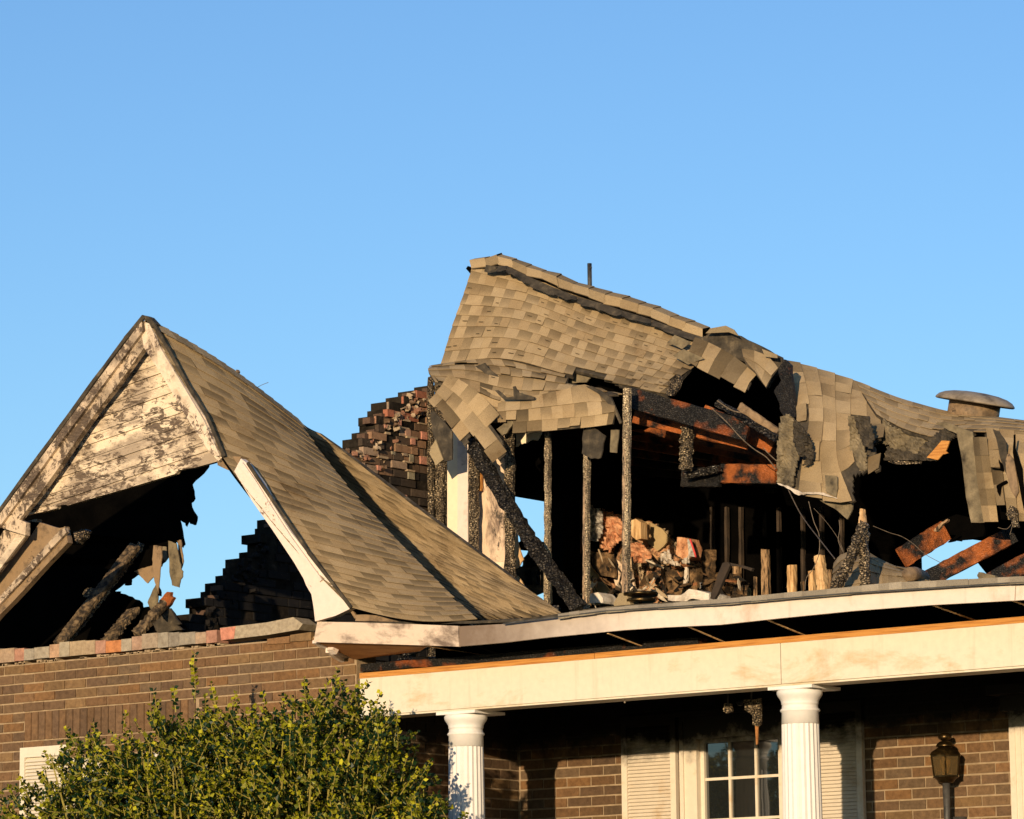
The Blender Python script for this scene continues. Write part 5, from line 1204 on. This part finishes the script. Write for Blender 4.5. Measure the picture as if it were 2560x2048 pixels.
# loose wires
def wire(z, pts, y, r_, label, mat='cable'):
    ya = y if isinstance(y, (list, tuple)) else [y]*len(pts)
    P = [YZ(z, a, b_, ya[i]) for i, (a, b_) in enumerate(pts)]; o = []; r_ = r_*.5
    E_ = [P[0]]+P+[P[-1]]
    for i in range(1, len(E_)-2):
        for k in range(6): o.append(cr(E_[i-1], E_[i], E_[i+1], E_[i+2], k/6))
    o.append(P[-1]); m_ = MB(); m_.tube(o, r_, 5); m_.build('wire', mat, None, label, 'wire', 'loose wires')
wire(z7, [(570, 340), (640, 480), (700, 570), (770, 660), (880, 800)], [4.3, 4.0, 3.6, 3.0, 2.4], .008, 'thickest pale wire sagging from the curtain hem down to the fallen roofing')
wire(z7, [(705, 415), (740, 550), (775, 640), (775, 760), (740, 860), (690, 930), (680, 1010)], 3.8, .006, 'wire hanging beside the thickest one and curling down to the left')
wire(z7, [(740, 460), (830, 560), (900, 660), (940, 750)], 3.6, .003, 'very thin straight wire between two curling ones')
wire(z7, [(910, 540), (915, 600), (905, 680), (940, 760)], 3.4, .005, 'short wavy wire left of the charred fork')
wire(z7, [(1140, 580), (1250, 625), (1330, 650), (1410, 700), (1490, 770), (1600, 830)], 3.2, .004, 'wire crossing the dark right of the fork towards the sky gap')
wire(z5, [(40, 720), (150, 820), (240, 920), (330, 1000), (420, 1060), (485, 1140)], 4.4, .008, 'long wire slanting down across the orange header')
wire(z5, [(90, 680), (180, 740), (250, 760)], 4.5, .010, 'short burnt wire above the orange header')
wire(z5, [(400, 1000), (450, 1050), (495, 1090)], 4.4, .008, 'short wire crossing at the curtain edge')
wire(z7, [(1980, 590), (2040, 600), (2080, 560), (2060, 640)], 4.2, .004, 'tangle of thin wire at the top of the long fallen rafter')
wire(z1, [(1725, 595), (1760, 575), (1808, 556)], 1.0, .004, 'thin twig like wire sticking up over the wing roof')
mb = MB(); mb.beam(YZ(z1, 1590, 500, .6), YZ(z1, 1605, 478, .6), .03, .02, 2, .003); mb.build('felt_tab', 'brown_board', wroof)
# bit of charred lath hanging in the porch
hg = thing('hanging_lath', 'charred strip of lath hanging from the porch ceiling in front of the window', 'lath', YZ(z8, 780, 720, .45))
mb = MB(); mb.prism(ragged(pl(z8, [(728, 610), (815, 600), (815, 735), (800, 745), (775, 735), (775, 690), (735, 660)], .45), 3, .004), (0, .02, 0)); mb.build('charred_piece', 'char_fine', hg)
mb = MB(); mb.prism(pl(z8, [(788, 740), (803, 740), (800, 835), (793, 840)], .455), (0, .01, 0)); mb.build('splinter', 'plywood', hg)
mb = MB(); mb.tube([YZ(z8, 770, 610, .45), YZ(z8, 770, 500, .45)], .006, 5); mb.tube([YZ(z8, 650, 640, .45), YZ(z8, 650, 500, .45)], .005, 5); mb.build('strap', 'pipe_iron', hg)
mb = MB(); mb.prism(ragged(pl(z8, [(626, 630), (665, 628), (668, 670), (640, 678), (628, 668)], .45), 3, .004), (0, .02, 0)); mb.build('charred_piece', 'char_fine', hg)
mb = MB(); mb.prism(pl(z8, [(688, 620), (725, 618), (720, 640), (700, 640)], .45), (0, .01, 0)); mb.build('charred_piece', 'char', hg)
mb = MB(); mb.tube([YZ(z8, 126, 588, .1), YZ(z8, 126, 612, .1)], .002, 5); mb.lathe(YZ(z8, 126, 622, .1), [(.004, -.006), (.007, 0), (.004, .006)], 8); mb.build('hook', 'galvanised', be)

# ------------------------------------------------------------------ PORCH WINDOW, SHUTTERS, DOOR SURROUND
YWF = YW-.03
def XZ(px, py, y=YW): p = Y(px, py, y); return p[0], p[2]
def window(x0, x1, z0, z1_, xs, zs, fw_=.09, label=None, y=YWF, mat='porch_trim'):
    fr = MB()
    for q in ((x0, x0+fw_, z0, z1_), (x1-fw_, x1, z0, z1_)): fr.box((q[0], y-.02, q[2]), (q[1], y+.12, q[3]))
    fr.box((x0+fw_, y-.02, z1_-fw_*1.1), (x1-fw_, y+.12, z1_)); fr.box((x0+fw_, y-.02, z0), (x1-fw_, y+.12, z0+fw_))
    fr.box((x0-.02, y-.04, z1_+.001), (x1+.02, y+.05, z1_+.03))
    fr.box((x0+.02, y-.034, z0+.01), (x0+.04, y-.021, z1_-.02)); fr.box((x1-.04, y-.034, z0+.01), (x1-.02, y-.021, z1_-.02))
    wn = fr.build('window', mat, house, label=label)
    s = MB(); a0, a1 = x0+fw_+.001, x1-fw_-.001; c0, c1 = z0+fw_+.001, z1_-fw_*1.1-.001; b_ = .03
    s.box((a0, y+.025, c0), (a0+b_, y+.07, c1)); s.box((a1-b_, y+.025, c0), (a1, y+.07, c1)); s.box((a0+b_, y+.025, c0), (a1-b_, y+.07, c0+b_)); s.box((a0+b_, y+.025, c1-b_), (a1-b_, y+.07, c1))
    for q in xs: s.box((q-.009, y+.035, c0+b_), (q+.009, y+.066, c1-b_))
    prev = a0+b_
    for q in sorted(xs)+[a1-b_]:
        e0 = prev; e1 = q-.009 if q != a1-b_ else q
        for zq in zs: s.box((e0, y+.037, zq-.009), (e1, y+.064, zq+.009))
        prev = q+.009
    s.build('sash', mat, wn)
    p = MB(); p.box((a0+.01, y+.05, c0+.01), (a1-.01, y+.054, c1-.01)); p.build('pane', 'window_glass', wn)
    return wn
ax0 = XZ(1439, 1600)[0]; ax1 = XZ(1705, 1600)[0]
s0 = XZ(1483, 1600)[0]; mx_ = [XZ(1534.5, 1600)[0], XZ(1590, 1600)[0]]; pw = mx_[1]-mx_[0]
ztop = XZ(1500, 1506)[1]; zm = XZ(1560, 1637)[1]; pane = XZ(1560, 1552)[1]-zm
x1w = mx_[1]+pw+.03+.115
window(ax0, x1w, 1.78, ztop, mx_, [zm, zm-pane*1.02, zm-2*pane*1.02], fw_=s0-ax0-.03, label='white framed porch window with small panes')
# curtain folds behind nothing: the pane is dark; inner room wall
def shutter(x0, x1, z0, z1_, y, label=None, nlouv=.024, mat='porch_trim'):
    fr = MB(); st_ = .045
    fr.box((x0, y-.035, z0), (x0+st_, y, z1_)); fr.box((x1-st_, y-.035, z0), (x1, y, z1_)); fr.box((x0+st_, y-.035, z1_-.07), (x1-st_, y, z1_)); fr.box((x0+st_, y-.035, z0), (x1-st_, y, z0+.08))
    fr.box((x0+st_, y-.006, z0+.08), (x1-st_, y, z1_-.07))
    sh = fr.build('shutter', mat, house, label=label)
    l_ = MB(); z = z0+.085
    while z < z1_-.085:
        l_.add([(x0+st_, y-.030, z), (x1-st_, y-.030, z), (x1-st_, y-.010, z+nlouv*.95), (x0+st_, y-.010, z+nlouv*.95), (x0+st_, y-.024, z-.003), (x1-st_, y-.024, z-.003)],
               [(0, 1, 2, 3), (4, 5, 1, 0), (3, 2, 5, 4)]); z += nlouv
    l_.build('louvres', mat, sh); return sh
sz1 = XZ(1370, 1507)[1]
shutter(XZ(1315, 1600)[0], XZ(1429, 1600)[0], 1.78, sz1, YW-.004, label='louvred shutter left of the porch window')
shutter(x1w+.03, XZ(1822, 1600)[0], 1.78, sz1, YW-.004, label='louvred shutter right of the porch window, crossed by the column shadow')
dp = Y(2126, 1600, 1.60)[0]
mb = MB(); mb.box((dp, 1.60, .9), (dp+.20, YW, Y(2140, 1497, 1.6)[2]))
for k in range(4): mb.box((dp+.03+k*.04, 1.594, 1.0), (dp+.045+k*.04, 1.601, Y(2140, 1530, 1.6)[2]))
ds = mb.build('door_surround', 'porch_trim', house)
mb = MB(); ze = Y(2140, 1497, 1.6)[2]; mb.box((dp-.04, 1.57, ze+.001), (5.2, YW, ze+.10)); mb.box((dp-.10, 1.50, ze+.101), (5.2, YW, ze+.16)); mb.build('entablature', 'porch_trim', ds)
mb = MB(); mb.box((dp+.21, 1.68, .9), (dp+1.3, YW+.004, ze)); mb.build('door', 'brown_board', house)

# hidden wing window with two white shutters
zt = Y(60, 1575, 0)[2]
shutter(Y(50, 1600, 0)[0], Y(150, 1600, 0)[0], 2.0, zt, -.004, label='white shutter showing at the left through the shrub', mat='white_beam')
window(W0+.06, W1-.06, 1.95, WT, [(W0+W1)/2], [2.6, 3.0], fw_=.06, label='white framed wing window behind the shrub', y=-.0, mat='white_beam')
shutter(W1-.02, W1+.26, 2.0, zt, -.004, label='white shutter glimpsed through the middle of the shrub', mat='white_beam')

# ------------------------------------------------------------------ WALL LANTERN
lc = YZ(zl, 1100, 900, YW-.16); sc_ = .18553*K*np.dot(lc-CAM, fw)/F
def lz(py): return YZ(zl, 1100, py, YW-.16)[2]
ln = thing('wall_lantern', 'brass carriage lantern with amber glass on the brick wall by the door', 'lantern', (lc[0], lc[1], lz(1617)))
cxy = (lc[0], lc[1], 0)
mb = MB(); mb.lathe(cxy, [(.02, lz(560)), (.040, lz(535)), (.043, lz(515)), (.040, lz(485)), (.030, lz(460)), (.012, lz(447)), (.0, lz(445))], 24)
mb.lathe(cxy, [(.055, lz(645)), (.060, lz(632)), (.050, lz(600)), (.036, lz(575)), (.018, lz(561))], 24); mb.build('finial', 'old_brass', ln)
mb = MB(); mb.lathe(cxy, [(.104, lz(775)), (.112, lz(760)), (.098, lz(715)), (.070, lz(680)), (.045, lz(646))], 6, smooth=False); mb.build('hood', 'old_brass', ln)
mb = MB()
zt_, zb_ = lz(770), lz(1045)
for k in range(6):
    t = math.pi/3*k; p = np.array([lc[0]+.100*math.cos(t), lc[1]+.100*math.sin(t), zt_]); q = np.array([lc[0]+.084*math.cos(t), lc[1]+.084*math.sin(t), zb_]); mb.tube([q, p], .006, 5)
for z_, rr in ((zb_, .088), (zt_+.002, .104)):
    P = [np.array([lc[0]+rr*math.cos(math.pi/3*k), lc[1]+rr*math.sin(math.pi/3*k), z_]) for k in range(7)]
    for a, b_ in zip(P, P[1:]): mb.beam(a, b_, .010, .010, 1, 0)
mb.build('lantern_frame', 'old_brass', ln)
mb = MB(); mb.lathe(cxy, [(.082, zb_+.004), (.097, zt_-.002)], 6, smooth=False); mb.build('glass', 'amber_glass', ln)
mb = MB(); mb.lathe((lc[0], lc[1], zb_+.01), [(.012, 0), (.014, .04), (.022, .06), (.026, .08), (.018, .11), (.0, .125)], 16); mb.build('bulb', 'bulb_glass', ln)
mb = MB(); mb.lathe(cxy, [(.026, lz(1135)), (.050, lz(1120)), (.056, lz(1095)), (.072, lz(1062)), (.086, lz(1047))], 24); mb.build('base', 'old_brass', ln)
mb = MB(); mb.tube([(lc[0]+.0, lc[1], lz(1900)), (lc[0], lc[1], lz(1600)), (lc[0], lc[1], lz(1135))], .016, 12, r1=.024); mb.build('stem', 'pipe_iron', ln)
mb = MB(); zz_ = lz(1750); mb.tube([(lc[0], lc[1], zz_), (lc[0], YW-.02, zz_)], .012, 8); mb.lathe((lc[0], YW-.015, zz_), [(.05, -.08), (.055, 0), (.05, .08)], 16); mb.build('bracket', 'pipe_iron', ln)

# ------------------------------------------------------------------ SHRUB
def leaf(mb, p, d, n_, L, W, c):
    d = d/np.linalg.norm(d); s = np.cross(d, n_); s /= np.linalg.norm(s)+1e-9; n_ = np.cross(s, d)
    fold = n_*W*.28
    mb.add([p, p+d*L*.45+s*W+fold, p+d*L, p+d*L*.45-s*W+fold, p+d*L*.5], [(0, 4, 1), (4, 2, 1), (0, 3, 4), (4, 3, 2)], c)
def rv(r): 
    v = np.array([r.gauss(0, 1), r.gauss(0, 1), r.gauss(0, 1)]); return v/np.linalg.norm(v)
def sprig(ml, mt, p, d, L, r, bright, lw=.019, ll=.043):
    n = max(3, int(L/.022)); pts = [p]; q = p.copy(); dd = d/np.linalg.norm(d)
    for i in range(n):
        dd = dd+rv(r)*.09+np.array([0, 0, .03]); dd /= np.linalg.norm(dd); q = q+dd*L/n; pts.append(q)
        ax_ = np.cross(dd, rv(r)); ax_ /= np.linalg.norm(ax_)+1e-9
        for sgn in (1, -1):
            t = i/n; b_ = bright*(.35+.9*t)*r.uniform(.6, 1.3)
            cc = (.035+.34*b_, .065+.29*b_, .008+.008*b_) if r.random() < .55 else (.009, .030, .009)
            leaf(ml, q, dd*.6+ax_*sgn*.8+rv(r)*.25, rv(r), ll*r.uniform(.6, 1.1)*(1-.25*t), lw*r.uniform(.65, 1.1)*(1-.2*t), cc)
    mt.tube(pts[::2]+[pts[-1]] if len(pts) > 3 else pts, .0042, 4, r1=.0018)
    return pts
oxl = Y(215, 1600, -1.0)[0]
def shrub(name, label, top_fn, x0, x1, ymid, depth, n_sprig, seed, zlow=2.0, spikes=()):
    r = random.Random(seed); ml, mt = MB(), MB()
    root = thing(name, label, 'shrub', ((x0+x1)/2, ymid, 0))
    for i in range(n_sprig):
        x = r.uniform(x0, x1); zt_ = top_fn(x); y = ymid+r.triangular(-depth, depth, 0)
        edge = 1-abs(y-ymid)/depth; zmax = zt_-.38*(1-edge)+.05*math.sin(x*17)*math.sin(x*7.3+1)+r.uniform(-.05, .04)
        h = r.random()**.75; z = zlow+(zmax-zlow)*h
        if x < oxl and r.random() < .5: continue
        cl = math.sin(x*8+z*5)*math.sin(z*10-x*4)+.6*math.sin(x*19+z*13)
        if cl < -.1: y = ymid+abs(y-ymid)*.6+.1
        outw = np.array([(x-(x0+x1)/2)*.12, (y-ymid)*1.1-.3, .6+r.uniform(-.3, .3)])+rv(r)*.75
        L = r.uniform(.10, .22); d = outw/np.linalg.norm(outw)
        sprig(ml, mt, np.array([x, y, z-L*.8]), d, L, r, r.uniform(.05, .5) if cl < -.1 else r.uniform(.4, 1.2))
    for (x, y, z, dx, dz, L) in spikes:
        p = np.array([x, y, z]); d = np.array([dx, 0.0, dz]); sprig(ml, mt, p, d, L, r, 1.05)
    for i in range(60):     # inner wood
        x = r.uniform(x0+.1, x1-.1); zt_ = top_fn(x); a = np.array([(x0+x1)/2+(x-(x0+x1)/2)*.5, ymid, 1.0]); b_ = np.array([x, ymid+r.uniform(-.6, .6)*depth, zt_-r.uniform(.12, .5)])
        m_ = (a+b_)/2+rv(r)*.12; mt.tube([a, m_, m_*.4+b_*.6+rv(r)*.04, b_], .012, 5, r1=.004)
    cr_ = ml.build('crown', 'leaf', root); tr_ = mt.build('branches', 'twig', root); return root
YB = -1.0
oy = [(-200, 1720), (0, 1690), (50, 1660), (100, 1600), (150, 1545), (205, 1530), (260, 1560), (300, 1510), (330, 1475), (375, 1500), (410, 1475), (450, 1480), (520, 1478), (560, 1470), (620, 1500), (660, 1440), (700, 1420), (735, 1430), (760, 1470), (800, 1490), (825, 1530), (832, 1580), (850, 1640), (880, 1670), (930, 1700), (1000, 1760), (1100, 1830)]
ox = [Y(a, b_, YB)[0] for a, b_ in oy]; oz = [Y(a, b_-(5 if a < 230 else 6), YB)[2] for a, b_ in oy]
topf = lambda x: float(np.interp(x, ox, oz))+.02
sp = []
for (px, py, px2, py2) in ((410, 1480, 403, 1378), (412, 1450, 402, 1400), (455, 1490, 445, 1440), (330, 1510, 325, 1455), (705, 1470, 712, 1410), (650, 1480, 640, 1430), (790, 1520, 800, 1460), (780, 1560, 822, 1500), (560, 1500, 555, 1462), (205, 1560, 195, 1520),
                           (150, 1580, 137, 1535), (845, 1725, 905, 1650), (870, 1760, 930, 1690), (820, 1700, 835, 1640), (260, 1540, 262, 1500), (370, 1500, 362, 1450), (620, 1520, 610, 1470), (500, 1500, 495, 1460), (60, 1700, 55, 1650), (10, 1700, 5, 1665), (830, 1560, 845, 1505)):
    a, b_ = Y(px, py, YB), Y(px2, py2, YB); d = b_-a; sp.append((a[0], YB, a[2], d[0], d[2], float(np.linalg.norm(d))))
shrub('shrub', 'tall glossy evergreen shrub with yellow green tips in front of the brick wing', topf, ox[0], ox[-1], YB, .55, 9800, 71, zlow=1.75, spikes=sp)

# trees across the lawn that the porch window mirrors
def mirror_tree(x, y, h, seed, label):
    r = random.Random(seed); t = thing('oak_tree', label, 'tree', (x, y, 0), 'trees across the lawn')
    m_ = MB(); m_.tube([(x, y, 0), (x+.1, y, h*.3), (x, y+.1, h*.6), (x, y, h*.85)], .25, 8, r1=.06)
    ends = []
    for i in range(16):
        a = r.uniform(0, 6.28); z = h*r.uniform(.3, .8); p = np.array([x, y, z]); q = p+np.array([math.cos(a), math.sin(a), .7])*h*.2*r.uniform(.6, 1.2); m_.tube([p, (p+q)/2+rv(r)*.2, q], .07, 5, r1=.02); ends.append(q)
    m_.build('trunk', 'bark', t); l_ = MB()
    for i in range(1500):
        q = ends[i % len(ends)]+rv(r)*h*.10*r.random()**.4; leaf(l_, q, rv(r), rv(r), r.uniform(.12, .25), r.uniform(.05, .09), (.03, .045, .015))
    l_.build('crown', 'leaf', t)
mirror_tree(-15, -17, 5.0, 5, 'bare topped tree across the lawn mirrored in the left window panes')
mirror_tree(-11, -24, 6.2, 6, 'second taller tree across the lawn mirrored in the right window panes')
